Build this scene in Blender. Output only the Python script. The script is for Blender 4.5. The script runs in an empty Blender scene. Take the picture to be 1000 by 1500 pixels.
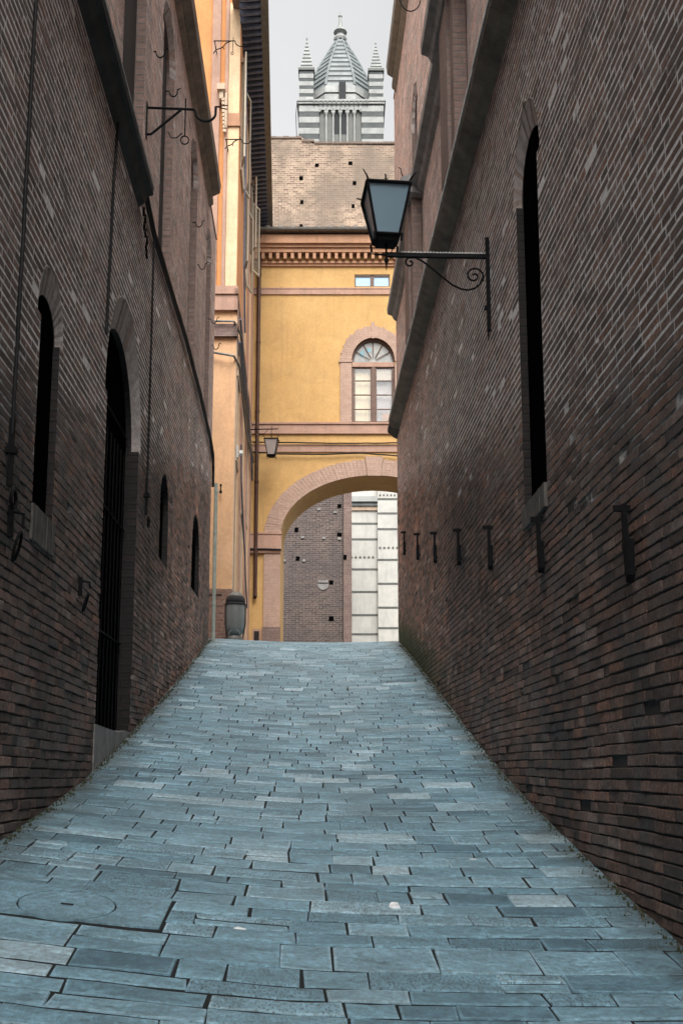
import bpy, math, random
from mathutils import Vector, noise
R = random.Random(7)
C = bpy.data.collections.new('scene'); bpy.context.scene.collection.children.link(C)
PI = math.pi
YAW = math.radians(2.0); PITCH = math.radians(8.9)
EYE = 1.7

# ---------------------------------------------------------------- materials
def newmat(name):
    m = bpy.data.materials.new(name); m.use_nodes = True
    nt = m.node_tree; nt.nodes.clear()
    out = nt.nodes.new('ShaderNodeOutputMaterial'); b = nt.nodes.new('ShaderNodeBsdfPrincipled')
    nt.links.new(b.outputs[0], out.inputs[0])
    return m, nt, b

def nd(nt, t, **kw):
    n = nt.nodes.new(t)
    for k, v in kw.items():
        if k.startswith('i_'):
            n.inputs[k[2:].replace('_', ' ')].default_value = v
        else: setattr(n, k, v)
    return n

def ramp(nt, fac, stops, interp='LINEAR'):
    r = nt.nodes.new('ShaderNodeValToRGB'); r.color_ramp.interpolation = interp
    e = r.color_ramp.elements
    while len(e) < len(stops): e.new(0.5)
    for k, (p, c) in zip(e, stops):
        k.position = p; k.color = (c, c, c, 1) if isinstance(c, (int, float)) else (*c, 1)
    nt.links.new(fac, r.inputs[0]); return r.outputs[0]

def mix(nt, fac, a, b, mode='MIX'):
    m = nt.nodes.new('ShaderNodeMix'); m.data_type = 'RGBA'; m.blend_type = mode
    for sock, v in ((m.inputs[0], fac), (m.inputs[6], a), (m.inputs[7], b)):
        if isinstance(v, (int, float)): sock.default_value = v
        elif isinstance(v, tuple): sock.default_value = (*v, 1)
        else: nt.links.new(v, sock)
    return m.outputs[2]

def coords(nt, scale=(1, 1, 1), kind='Object'):
    tc = nt.nodes.new('ShaderNodeTexCoord'); mp = nt.nodes.new('ShaderNodeMapping')
    mp.inputs['Scale'].default_value = scale
    nt.links.new(tc.outputs[kind], mp.inputs[0]); return mp.outputs[0]

def nz(nt, vec, scale, detail=5, rough=.6, dist=0):
    n = nd(nt, 'ShaderNodeTexNoise', i_Scale=scale, i_Detail=detail, i_Roughness=rough, i_Distortion=dist)
    nt.links.new(vec, n.inputs['Vector']); return n.outputs[0]

def bump(nt, b, h, strength=.5, dist=.01, prev=None):
    n = nd(nt, 'ShaderNodeBump', i_Strength=strength, i_Distance=dist)
    nt.links.new(h, n.inputs['Height'])
    if prev is not None: nt.links.new(prev, n.inputs['Normal'])
    if b is not None: nt.links.new(n.outputs[0], b.inputs['Normal'])
    return n.outputs[0]

def mth(nt, op, a, b=0.0):
    n = nt.nodes.new('ShaderNodeMath'); n.operation = op
    for i, v in enumerate((a, b)):
        if isinstance(v, (int, float)): n.inputs[i].default_value = v
        else: nt.links.new(v, n.inputs[i])
    return n.outputs[0]

def attr(nt, name='tint'):
    a = nt.nodes.new('ShaderNodeAttribute'); a.attribute_name = name; return a.outputs['Fac']

def mat_brickgeo(name, cols, grime=(.018, .017, .017), gamt=.55, moss=None, rough=.8, gscale=.55, farlight=None, teal=.5):
    """material of individually modelled bricks; the face attribute 'tint' picks the brick's colour"""
    m, nt, b = newmat(name)
    n = len(cols)
    col = ramp(nt, attr(nt), [(i / (n - 1), c) for i, c in enumerate(cols)])
    v = coords(nt)
    f1 = nz(nt, v, 34, 7, .78)
    col = mix(nt, .95, col, ramp(nt, f1, [(.3, .28), (.7, 1.85)]), 'MULTIPLY')
    col = mix(nt, .8, col, ramp(nt, nz(nt, coords(nt, (1, 1, 1.5)), 4.2, 7, .75), [(.3, .4), (.7, 1.8)]), 'MULTIPLY')
    col = mix(nt, 1.0, col, (1.42, 1.17, 1.04), 'MULTIPLY')
    col = mix(nt, mth(nt, 'MULTIPLY', ramp(nt, nz(nt, v, 1.9, 7, .72, .3), [(.46, 0), (.64, 1)]), teal), col, (.115, .135, .14))
    vs = coords(nt, (1, 1, .35))
    f2 = nz(nt, vs, gscale, 7, .68, .4)
    col = mix(nt, mth(nt, 'MULTIPLY', ramp(nt, f2, [(.4, 0), (.66, 1)]), gamt), col, grime)
    f5 = nz(nt, vs, 2.7, 6, .7)
    col = mix(nt, mth(nt, 'MULTIPLY', ramp(nt, f5, [(.52, 0), (.72, 1)]), .5), col, (.16, .15, .15))
    if farlight:   # brighter light at the open top of the street, put into the brick colour
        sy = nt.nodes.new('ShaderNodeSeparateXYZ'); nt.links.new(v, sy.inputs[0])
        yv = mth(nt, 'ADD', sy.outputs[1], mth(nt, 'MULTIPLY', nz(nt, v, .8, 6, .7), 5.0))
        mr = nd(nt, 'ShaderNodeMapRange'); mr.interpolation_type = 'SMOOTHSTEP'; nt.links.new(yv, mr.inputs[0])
        mr.inputs[1].default_value = farlight[0]; mr.inputs[2].default_value = farlight[1]
        br = mix(nt, 1.0, col, farlight[2], 'MULTIPLY')
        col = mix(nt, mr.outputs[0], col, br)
    if moss:
        y0, z0 = moss
        sx = nt.nodes.new('ShaderNodeSeparateXYZ'); nt.links.new(v, sx.inputs[0])
        # height above the sloping street
        h = mth(nt, 'SUBTRACT', sx.outputs[2], mth(nt, 'MULTIPLY', sx.outputs[1], .235))
        h = mth(nt, 'ADD', h, mth(nt, 'MULTIPLY', nz(nt, v, 3.5, 5), -1.1))
        fm = ramp(nt, h, [(0, 1), (1, 0)])
        mr = nd(nt, 'ShaderNodeMapRange'); nt.links.new(h, mr.inputs[0])
        mr.inputs[1].default_value = z0; mr.inputs[2].default_value = z0 - .5
        my = nd(nt, 'ShaderNodeMapRange'); nt.links.new(sx.outputs[1], my.inputs[0])
        my.inputs[1].default_value = y0; my.inputs[2].default_value = y0 + 4
        col = mix(nt, mth(nt, 'MULTIPLY', mr.outputs[0], my.outputs[0]), col, (.045, .055, .018))
    nt.links.new(col, b.inputs['Base Color'])
    b.inputs['Roughness'].default_value = rough
    p = bump(nt, None, f1, 1.0, .02)
    bump(nt, b, nz(nt, v, 130, 5, .75), .7, .006, p)
    return m

def mat_plain(name, c, rough=.7, var=.25, scale=6, bmp=.3, metal=0, c2=None, bscale=60, stain=0, spec=.5):
    m, nt, b = newmat(name); v = coords(nt)
    f = nz(nt, v, scale, 7, .65)
    c2 = c2 or tuple(x * (1 - var) for x in c)
    col = mix(nt, ramp(nt, f, [(.35, 0), (.65, 1)]), c, c2)
    if stain:
        fs = nz(nt, coords(nt, (1, 1, .18)), 2.2, 7, .7)
        col = mix(nt, mth(nt, 'MULTIPLY', ramp(nt, fs, [(.5, 0), (.75, 1)]), stain), col, tuple(x * .35 for x in c))
    nt.links.new(col, b.inputs['Base Color'])
    b.inputs['Roughness'].default_value = rough; b.inputs['Metallic'].default_value = metal
    b.inputs['Specular IOR Level'].default_value = spec
    if bmp: bump(nt, b, nz(nt, v, bscale, 5, .7), bmp, .006)
    return m

def mat_brickuv(name, c1, c2, mortar, bw=.27, bh=.078, ms=.012, grime=.4, gcol=(.03, .027, .026), bstr=.6, rough=.85, rnd=.5, blotch=None):
    m, nt, b = newmat(name)
    uv = coords(nt, (1, 1, 1), 'UV'); v = coords(nt)
    ds = nd(nt, 'ShaderNodeVectorMath', operation='ADD'); nt.links.new(uv, ds.inputs[0])
    nn = nd(nt, 'ShaderNodeTexNoise', i_Scale=5.0, i_Detail=3.0); nt.links.new(v, nn.inputs['Vector'])
    sc = nd(nt, 'ShaderNodeVectorMath', operation='SCALE'); sc.inputs['Scale'].default_value = .03
    nt.links.new(nn.outputs[1], sc.inputs[0]); nt.links.new(sc.outputs[0], ds.inputs[1])
    br = nd(nt, 'ShaderNodeTexBrick', i_Scale=1.0)
    br.inputs['Mortar Size'].default_value = ms; br.inputs['Brick Width'].default_value = bw
    br.inputs['Row Height'].default_value = bh; br.inputs['Bias'].default_value = 0
    br.inputs['Mortar Smooth'].default_value = .3
    br.inputs['Color1'].default_value = (*c1, 1); br.inputs['Color2'].default_value = (*c2, 1)
    br.inputs['Mortar'].default_value = (*mortar, 1)
    nt.links.new(ds.outputs[0], br.inputs['Vector'])
    f1 = nz(nt, v, 14, 6, .7)
    col = mix(nt, .8, br.outputs[0], ramp(nt, f1, [(.3, 1 - rnd), (.7, 1 + rnd)]), 'MULTIPLY')
    f2 = nz(nt, coords(nt, (1, 1, .5)), .8, 7, .7)
    if blotch: col = mix(nt, ramp(nt, nz(nt, v, .23, 5, .6), [(.45, 0), (.6, .8)]), col, blotch)
    col = mix(nt, mth(nt, 'MULTIPLY', ramp(nt, f2, [(.42, 0), (.68, 1)]), grime), col, gcol)
    nt.links.new(col, b.inputs['Base Color']); b.inputs['Roughness'].default_value = rough
    p = bump(nt, None, br.outputs[1], bstr, -.012)
    bump(nt, b, f1, .5, .01, p)
    return m

def mat_paving():
    m, nt, b = newmat('paving_stone'); t = attr(nt); v = coords(nt)
    col = ramp(nt, t, [(0, (.11, .215, .28)), (.3, (.19, .35, .44)), (.7, (.26, .44, .54)), (1, (.42, .58, .66))])
    f1 = nz(nt, v, 30, 8, .75)
    col = mix(nt, .9, col, ramp(nt, f1, [(.3, .35), (.7, 1.6)]), 'MULTIPLY')
    f3 = nz(nt, coords(nt, (1, 2.2, 1)), 3.5, 7, .7, .5)
    col = mix(nt, .7, col, ramp(nt, f3, [(.3, .5), (.7, 1.55)]), 'MULTIPLY')
    f4 = nz(nt, v, 1.1, 4, .6)
    col = mix(nt, mth(nt, 'MULTIPLY', ramp(nt, f4, [(.5, 0), (.7, 1)]), .35), col, (.09, .14, .16))
    sp = ramp(nt, nz(nt, v, 55, 2, .5), [(.70, 0), (.735, 1)])
    col = mix(nt, mth(nt, 'MULTIPLY', sp, .55), col, (.5, .56, .58))
    nt.links.new(col, b.inputs['Base Color'])
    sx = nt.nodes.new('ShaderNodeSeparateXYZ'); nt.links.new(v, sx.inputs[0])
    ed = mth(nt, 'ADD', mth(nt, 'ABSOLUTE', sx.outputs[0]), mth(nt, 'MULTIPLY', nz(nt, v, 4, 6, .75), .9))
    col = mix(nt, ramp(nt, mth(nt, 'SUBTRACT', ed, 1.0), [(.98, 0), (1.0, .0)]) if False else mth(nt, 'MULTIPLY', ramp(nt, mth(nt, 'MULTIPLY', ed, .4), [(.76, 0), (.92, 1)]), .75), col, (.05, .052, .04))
    nt.links.new(col, b.inputs['Base Color'])
    nt.links.new(ramp(nt, f1, [(.3, .24), (.7, .55)]), b.inputs['Roughness']); b.inputs['Specular IOR Level'].default_value = .6
    p = bump(nt, None, f3, .8, .03)
    # chisel marks on some stones
    w = nd(nt, 'ShaderNodeTexVoronoi', i_Scale=1.0); nt.links.new(coords(nt, (75, 33, 10)), w.inputs['Vector'])
    col = mix(nt, mth(nt, 'MULTIPLY', ramp(nt, w.outputs[0], [(.15, 1), (.45, 0)]), ramp(nt, mth(nt, 'FRACT', mth(nt, 'MULTIPLY', t, 7.3)), [(.72, 0), (.8, .7)])), col, (.04, .06, .07))
    nt.links.new(col, b.inputs['Base Color'])
    ch = mth(nt, 'MULTIPLY', w.outputs[0], ramp(nt, mth(nt, 'FRACT', mth(nt, 'MULTIPLY', t, 7.3)), [(.6, .12), (.75, 1)]))
    p = bump(nt, None, ch, .55, .012, p)
    bump(nt, b, f1, 1.0, .016, p)
    return m

def mat_glass(name, c, rough=.08):
    m, nt, b = newmat(name)
    b.inputs['Base Color'].default_value = (*c, 1); b.inputs['Roughness'].default_value = rough
    b.inputs['Metallic'].default_value = 0; b.inputs['Specular IOR Level'].default_value = 1
    v = coords(nt); bump(nt, b, nz(nt, v, 3, 2), .1, .01)
    return m

M = {}
M['brickL'] = mat_brickgeo('dark_grimy_brick', [(.06, .05, .047), (.105, .083, .077), (.155, .13, .125), (.18, .108, .085), (.23, .205, .20)], gamt=.68, farlight=(2.5, 10.5, (1.95, 1.8, 1.72)))
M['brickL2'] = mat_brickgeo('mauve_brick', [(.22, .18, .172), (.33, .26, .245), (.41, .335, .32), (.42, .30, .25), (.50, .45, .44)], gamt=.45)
M['brickR'] = mat_brickgeo('dark_brown_brick', [(.06, .045, .04), (.105, .076, .066), (.155, .122, .112), (.185, .108, .08), (.23, .20, .19)], gamt=.55, moss=(2.6, .35), farlight=(4.5, 11.5, (1.95, 1.78, 1.66)))
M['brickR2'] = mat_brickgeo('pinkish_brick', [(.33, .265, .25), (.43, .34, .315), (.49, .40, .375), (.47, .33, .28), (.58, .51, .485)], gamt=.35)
def mat_mortar(name, dark, pale):
    m, nt, b = newmat(name); v = coords(nt)
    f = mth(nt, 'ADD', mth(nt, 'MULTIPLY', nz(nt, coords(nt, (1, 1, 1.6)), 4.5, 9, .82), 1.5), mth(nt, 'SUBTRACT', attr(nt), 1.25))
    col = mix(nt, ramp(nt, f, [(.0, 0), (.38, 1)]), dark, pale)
    col = mix(nt, .6, col, ramp(nt, nz(nt, v, 30, 6, .75), [(.3, .4), (.7, 1.5)]), 'MULTIPLY')
    nt.links.new(col, b.inputs['Base Color']); b.inputs['Roughness'].default_value = .95
    bump(nt, b, nz(nt, v, 60, 6, .75), 1.0, .012); return m
M['mortar'] = mat_mortar('patchy_grey_mortar', (.04, .034, .032), (.80, .77, .76))
M['mortar2'] = mat_mortar('patchy_pale_mortar', (.16, .14, .13), (.62, .58, .56))
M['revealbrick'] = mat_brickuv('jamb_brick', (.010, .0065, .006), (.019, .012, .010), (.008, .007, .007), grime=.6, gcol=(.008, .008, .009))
def mat_arch():
    m, nt, b = newmat('pale_arch_voussoirs'); v = coords(nt)
    col = ramp(nt, attr(nt), [(0, (.20, .17, .16)), (.25, (.42, .37, .35)), (.8, (.50, .45, .43)), (1, (.34, .24, .20))])
    col = mix(nt, .9, col, ramp(nt, nz(nt, v, 16, 7, .75), [(.3, .5), (.7, 1.3)]), 'MULTIPLY')
    nt.links.new(col, b.inputs['Base Color']); b.inputs['Roughness'].default_value = .85
    bump(nt, b, nz(nt, v, 40, 6, .75), .8, .01); return m
M['archbrick'] = mat_arch()
M['ledge'] = mat_plain('dark_ledge_stone', (.05, .05, .047), .8, .5, 5, .8, stain=.7)
M['ledgeR'] = mat_plain('weathered_ledge_stone', (.25, .205, .16), .85, .5, 4, .9, stain=.7)
M['palestone'] = mat_plain('pale_stone', (.30, .29, .28), .8, .4, 6, .7, stain=.5)
M['gritm'] = mat_plain('grit_crumbs', (.12, .11, .10), .95, .6, 40, .3)
M['mossm'] = mat_plain('dark_moss', (.04, .05, .02), .95, .5, 40, .3)
M['sill'] = mat_plain('worn_brick_sill', (.12, .11, .10), .85, .5, 8, .6)
M['lip'] = mat_plain('lip_sky_highlight', (.62, .62, .60), .8, .3, 9, .6)  # pale colour paints the sky-lit highlight on the course's edge
M['pinkstone'] = mat_brickuv('pink_brick_trim', (.39, .255, .195), (.44, .295, .225), (.34, .25, .20), bw=.3, bh=.075, ms=.008, grime=.25, gcol=(.16, .12, .10), bstr=.3, rnd=.2)
M['pilaster'] = mat_brickuv('pilaster_brick', (.19, .12, .10), (.24, .16, .135), (.16, .13, .12), grime=.45, gcol=(.07, .055, .05), bstr=.5, rnd=.35)
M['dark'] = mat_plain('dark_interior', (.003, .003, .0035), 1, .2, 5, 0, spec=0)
M['darkwood'] = mat_plain('dark_door_wood', (.02, .014, .011), .7, .5, 8, .5)
M['iron'] = mat_plain('black_wrought_iron', (.006, .0065, .008), .7, .4, 30, .4, spec=.12)
M['cable'] = mat_plain('black_cable', (.007, .007, .008), .7, .3, 20, .2, spec=.3)
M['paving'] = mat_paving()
M['joint'] = mat_plain('dark_joint_sand', (.010, .012, .014), .95, .5, 30, .8)
M['ground'] = mat_plain('ground_earth', (.12, .115, .105), .95, .4, 2, .5)
def mat_plaster(name, c, c2, c3, stain=.35):
    m, nt, b = newmat(name); v = coords(nt)
    col = mix(nt, ramp(nt, nz(nt, v, .7, 7, .65), [(.35, 0), (.65, 1)]), c, c2)
    col = mix(nt, mth(nt, 'MULTIPLY', ramp(nt, nz(nt, coords(nt, (1, 1, .22)), 1.6, 7, .72, .3), [(.47, 0), (.72, 1)]), stain), col, c3)
    col = mix(nt, .7, col, ramp(nt, nz(nt, v, 1.7, 8, .75, .5), [(.3, .78), (.7, 1.18)]), 'MULTIPLY')
    col = mix(nt, .5, col, ramp(nt, nz(nt, v, 14, 6, .7), [(.3, .8), (.7, 1.2)]), 'MULTIPLY')
    col = mix(nt, mth(nt, 'MULTIPLY', ramp(nt, nz(nt, coords(nt, (5, 5, .25)), 1.3, 6, .7), [(.54, 0), (.72, 1)]), stain * .9), col, tuple(x * .62 for x in c3))
    nt.links.new(col, b.inputs['Base Color']); b.inputs['Roughness'].default_value = .9
    bump(nt, b, nz(nt, v, 22, 6, .7), .35, .012); return m
M['yellow'] = mat_plaster('yellow_plaster', (.54, .34, .135), (.50, .30, .11), (.42, .265, .12))
M['peach'] = mat_plaster('peach_plaster', (.62, .385, .22), (.60, .35, .185), (.42, .27, .17), .5)
M['cream'] = mat_plaster('cream_plaster', (.68, .49, .32), (.66, .45, .27), (.48, .34, .22), .3)
M['orange'] = mat_plaster('orange_plaster', (.60, .27, .10), (.56, .24, .085), (.40, .18, .08), .3)
M['pinktrim'] = mat_plaster('pink_trim_plaster', (.42, .265, .20), (.37, .225, .165), (.27, .18, .14), .5)
M['whitetrim'] = mat_plaster('cream_trim', (.52, .40, .29), (.47, .36, .26), (.3, .22, .16), .4)
M['redtrim'] = mat_plaster('red_moulding', (.42, .235, .14), (.38, .20, .115), (.28, .17, .11), .5)
M['gutter'] = mat_plain('grey_lead_gutter', (.20, .195, .175), .6, .4, 8, .3, metal=.3)
M['copper'] = mat_plain('brown_copper_pipe', (.085, .040, .028), .45, .4, 9, .2, metal=.5)
M['greenpipe'] = mat_plain('pale_green_pipe', (.34, .38, .33), .6, .25, 9, .2)
M['tile'] = mat_plain('weathered_roof_tile', (.22, .16, .125), .9, .5, 12, .6)
M['rafter'] = mat_plain('dark_rafter_wood', (.15, .175, .25), .8, .5, 12, .5)
M['soffit'] = mat_plain('bluish_soffit_boards', (.03, .035, .06), .8, .4, 9, .5)
M['woodframe'] = mat_plain('brown_window_wood', (.14, .075, .05), .6, .4, 9, .3)
M['glass'] = mat_glass('dark_window_glass', (.05, .055, .06), .06)
M['blueglass'] = mat_glass('sky_reflecting_glass', (.28, .46, .62), .15)
M['reflectY'] = mat_plain('cream_pane_reflection', (.66, .56, .36), .9, .35, 1.5, .1, c2=(.55, .45, .26))  # yellowish reflection in the left panes, put into a sheet's colour
M['reflectW'] = mat_plain('grey_white_pane_reflection', (.40, .37, .355), .9, .3, 1.5, .1)  # greyish reflection in the right panes, put into a sheet's colour
M['fan'] = mat_plain('fanlight_glass', (.33, .31, .27), .25, .5, 4, .1, c2=(.16, .19, .19), spec=.8)
M['fanblue'] = mat_plain('fanlight_blue_glass', (.12, .33, .40), .25, .2, 4, .1, spec=.8)
M['shutter'] = mat_plain('cream_louvre', (.42, .36, .27), .7, .2, 9, .2)
M['marble'] = mat_plain('white_marble', (.50, .485, .44), .55, .2, 1.6, .2, c2=(.40, .395, .37), stain=.45)
M['marbleG'] = mat_plain('dark_green_marble', (.10, .105, .095), .55, .4, 3, .2)
M['towerW'] = mat_plain('tower_white_marble', (.36, .365, .35), .7, .25, .9, .3, c2=(.25, .26, .255), stain=.5)
M['towerG'] = mat_plain('tower_dark_marble', (.035, .042, .042), .7, .4, .9, .3, c2=(.065, .075, .075))
M['towerL'] = mat_plain('tower_lead_roof', (.23, .255, .255), .6, .25, .8, .3, c2=(.15, .175, .175), stain=.5)
M['towerD'] = mat_plain('tower_grey_roof_band', (.035, .046, .05), .6, .3, .8, .3)
M['towerdark'] = mat_plain('bell_chamber_dark', (.03, .033, .035), .9, .2, 3, 0)
M['towergrey'] = mat_plain('bell_chamber_grey', (.15, .155, .145), .8, .2, 2, .2)
M['brickBack'] = mat_brickuv('dark_purple_brick', (.06, .042, .037), (.125, .088, .076), (.19, .165, .15), bw=.3, bh=.09, ms=.012, grime=.55, gcol=(.055, .048, .055), rnd=.9, bstr=.5)
M['brickTan'] = mat_brickuv('tan_tower_brick', (.17, .10, .07), (.43, .30, .21), (.48, .40, .31), bw=.42, bh=.15, ms=.02, grime=.7, gcol=(.15, .115, .085), rnd=.9, bstr=.4, blotch=(.20, .155, .12))
M['patch'] = mat_plain('worn_brown_render', (.22, .17, .13), .95, .4, 1.5, .6, c2=(.16, .12, .09), bscale=8)
M['redbrick'] = mat_brickuv('worn_red_brick_base', (.20, .10, .075), (.28, .15, .11), (.22, .17, .14), grime=.4)
M['scooter'] = mat_plain('grey_bin_metal', (.15, .16, .155), .4, .2, 8, .05, spec=.5)
M['screen'] = mat_glass('scooter_screen', (.17, .185, .185), .12)
M['rubber'] = mat_plain('rubber', (.015, .015, .016), .8, .2, 10, .1)
M['paper'] = mat_plain('white_paper', (.8, .82, .83), .8, .1, 20, .1)
M['smallglass'] = mat_plain('dusty_pinkish_glass', (.36, .31, .29), .3, .2, 9, 0)
M['white'] = mat_plain('white_plastic', (.7, .7, .68), .5, .1, 20, 0)
M['manhole'] = mat_plain('manhole_stone', (.165, .33, .44), .5, .45, 22, 1.0)

def mat_clear():
    m = bpy.data.materials.new('clear_window_pane'); m.use_nodes = True; nt = m.node_tree; nt.nodes.clear()
    o = nt.nodes.new('ShaderNodeOutputMaterial'); a = nt.nodes.new('ShaderNodeBsdfTransparent'); g = nt.nodes.new('ShaderNodeBsdfGlossy'); mx = nt.nodes.new('ShaderNodeMixShader')
    g.inputs['Roughness'].default_value = .05; mx.inputs[0].default_value = .10
    nt.links.new(a.outputs[0], mx.inputs[1]); nt.links.new(g.outputs[0], mx.inputs[2]); nt.links.new(mx.outputs[0], o.inputs[0])
    bump(nt, None, nz(nt, coords(nt), 3, 2), .3, .01); b = nt.nodes[-1]; nt.links.new(b.outputs[0], g.inputs['Normal']); return m
M['clear'] = mat_clear()
def mat_lampglass():
    m, nt, b = newmat('frosted_lamp_glass')
    b.inputs['Base Color'].default_value = (.30, .43, .52, 1)
    b.inputs['Roughness'].default_value = .22; b.inputs['Transmission Weight'].default_value = .45
    bump(nt, b, nz(nt, coords(nt), 12, 3), .1, .004); return m
M['lampglass'] = mat_lampglass()

# ---------------------------------------------------------------- mesh builder
class MB:
    def __init__(s): s.v = []; s.f = []; s.m = []; s.t = []
    def face(s, pts, mat=0, tint=.5):
        i = len(s.v); s.v += [tuple(p) for p in pts]
        s.f.append(tuple(range(i, i + len(pts)))); s.m.append(mat); s.t.append(tint)
    def faces(s, pts, fs, mat=0, tint=.5):
        i = len(s.v); s.v += [tuple(p) for p in pts]
        for f in fs: s.f.append(tuple(i + k for k in f)); s.m.append(mat); s.t.append(tint)
    def box(s, x0, x1, y0, y1, z0, z1, mat=0, tint=.5):
        p = [(x0, y0, z0), (x1, y0, z0), (x1, y1, z0), (x0, y1, z0), (x0, y0, z1), (x1, y0, z1), (x1, y1, z1), (x0, y1, z1)]
        s.faces(p, [(0, 3, 2, 1), (4, 5, 6, 7), (0, 1, 5, 4), (1, 2, 6, 5), (2, 3, 7, 6), (3, 0, 4, 7)], mat, tint)
    def prism(s, poly, axis, a, b, mat=0, tint=.5):
        """extrude a 2-D polygon along axis from a to b. axis x: poly=(y,z); y: (x,z); z: (x,y)"""
        f = {'x': lambda p, t: (t, p[0], p[1]), 'y': lambda p, t: (p[0], t, p[1]), 'z': lambda p, t: (p[0], p[1], t)}[axis]
        n = len(poly); pts = [f(p, a) for p in poly] + [f(p, b) for p in poly]
        s.faces(pts, [tuple(range(n))[::-1], tuple(range(n, 2 * n))] + [(i, (i + 1) % n, n + (i + 1) % n, n + i) for i in range(n)], mat, tint)
    def tube(s, pts, r, n=8, mat=0, r2=None, tint=.5):
        pts = [Vector(p) for p in pts]; rings = []; L = len(pts); up = None
        for i, p in enumerate(pts):
            d = (pts[min(i + 1, L - 1)] - pts[max(i - 1, 0)]).normalized()
            if up is None:
                up = Vector((0, 0, 1)) if abs(d.z) < .9 else Vector((1, 0, 0))
            a = d.cross(up)
            if a.length < 1e-4: a = d.cross(Vector((0, 1, .01)))
            a.normalize(); bb = a.cross(d).normalized(); up = bb
            rr = r if r2 is None else r + (r2 - r) * i / (L - 1)
            rings.append([p + a * rr * math.cos(2 * PI * k / n) + bb * rr * math.sin(2 * PI * k / n) for k in range(n)])
        pv = [q for ring in rings for q in ring]; fs = []
        for i in range(L - 1):
            for k in range(n):
                fs.append((i * n + k, i * n + (k + 1) % n, (i + 1) * n + (k + 1) % n, (i + 1) * n + k))
        fs.append(tuple(range(n))[::-1]); fs.append(tuple((L - 1) * n + k for k in range(n)))
        s.faces(pv, fs, mat, tint)
    def lathe(s, prof, cx, cy, n=16, mat=0, rot=0, tint=.5):
        pv = []; fs = []; L = len(prof)
        for r, z in prof:
            for k in range(n):
                a = 2 * PI * k / n + rot; pv.append((cx + r * math.cos(a), cy + r * math.sin(a), z))
        for i in range(L - 1):
            for k in range(n):
                fs.append((i * n + k, i * n + (k + 1) % n, (i + 1) * n + (k + 1) % n, (i + 1) * n + k))
        fs.append(tuple(range(n))[::-1]); fs.append(tuple((L - 1) * n + k for k in range(n)))
        s.faces(pv, fs, mat, tint)
    def build(s, name, mats, parent=None, smooth=False, origin=None):
        if isinstance(mats, str): mats = [mats]
        o0 = origin
        if o0 is None: o0 = parent.get('o0') if parent is not None else (0, 0, 0)
        if o0 is None: o0 = (0, 0, 0)
        me = bpy.data.meshes.new(name)
        vv = [(a - o0[0], b - o0[1], c - o0[2]) for a, b, c in s.v]
        me.from_pydata(vv, [], s.f)
        for k in mats: me.materials.append(M[k])
        me.polygons.foreach_set('material_index', s.m)
        if smooth: me.polygons.foreach_set('use_smooth', [True] * len(s.f))
        at = me.attributes.new('tint', 'FLOAT', 'FACE'); at.data.foreach_set('value', s.t)
        uvl = me.uv_layers.new(name='UVMap'); data = [0.0] * (2 * len(me.loops)); 
        for pl in me.polygons:
            n = pl.normal; ax, ay, az = abs(n.x), abs(n.y), abs(n.z)
            for li in pl.loop_indices:
                c = s.v[me.loops[li].vertex_index]
                if ax >= ay and ax >= az: u, w = c[1], c[2]
                elif ay >= az: u, w = c[0], c[2]
                else: u, w = c[1], c[0]
                data[2 * li] = u; data[2 * li + 1] = w
        uvl.data.foreach_set('uv', data)
        me.update()
        o = bpy.data.objects.new(name, me); C.objects.link(o)
        o['o0'] = o0
        if parent is not None: o.parent = parent
        else: o.location = o0
        return o

def thing(name, label, cat, loc=(0, 0, 0), group=None, rot=0, o0=None):
    """Empty at the thing's base. Children are modelled in world (or frame) coordinates and stored relative to it."""
    o = bpy.data.objects.new(name, None); C.objects.link(o); o.empty_display_size = .2
    o.location = loc; o.rotation_euler = (0, 0, rot)
    o['label'] = label; o['category'] = cat
    if group: o['group'] = group
    o['o0'] = o0 if o0 is not None else loc
    return o
def tag(o, label, cat, group=None):
    o['label'] = label; o['category'] = cat
    if group: o['group'] = group
    return o
def fthing(name, label, cat, r, D, z, group=None):
    """thing in the frame of the far facades (turned 2 degrees to the street): r to the right, D away, z up"""
    x = r * math.cos(YAW) + D * math.sin(YAW); y = -r * math.sin(YAW) + D * math.cos(YAW)
    return thing(name, label, cat, (x, y, z), group, -YAW, (r, D, z))
def FR(r, D):
    return (r * math.cos(YAW) + D * math.sin(YAW), -r * math.sin(YAW) + D * math.cos(YAW))

# ---------------------------------------------------------------- openings and walls
CH = .066   # brick course
def snap(z): return round(z / CH) * CH
class Op:
    def __init__(s, c, hs, zb, sp, ry, ha=None, ri=None):
        s.ri = ri; s.c, s.hs, s.zb, s.sp, s.ry, s.ha = c, hs, snap(zb), snap(sp), ry, ha or hs
    def iv(s, z):
        if z < s.zb or z > s.sp + s.ry: return None
        if z <= s.sp: return (s.c - s.hs, s.c + s.hs)
        k = s.ha * math.sqrt(max(0, 1 - ((z - s.sp) / s.ry) ** 2)) if s.ry > 0 else 0
        return (s.c - k, s.c + k)
    def ends(s, z0, z1):
        if z1 <= s.zb + 1e-4 or z0 >= s.sp + s.ry - 1e-4: return None
        e = 1e-4
        a = s.iv(z0 + e) or ((s.c - s.hs, s.c + s.hs) if z0 < s.zb else (s.c, s.c)); b = s.iv(z1 - e) or (s.c, s.c)
        return a, b
def solid(u0, u1, z0, z1, ops):
    """solid stretches of a course: [(bottom_start, top_start, bottom_end, top_end, cutL, cutR)]"""
    cuts = sorted([e for e in (o.ends(z0, z1) for o in ops) if e], key=lambda e: e[0][0])
    out = []; s = (u0, u0, False)
    for a, b in cuts:
        out.append((s[0], s[1], a[0], b[0], s[2], True)); s = (a[1], b[1], True)
    out.append((s[0], s[1], u1, u1, s[2], False)); return out

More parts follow.
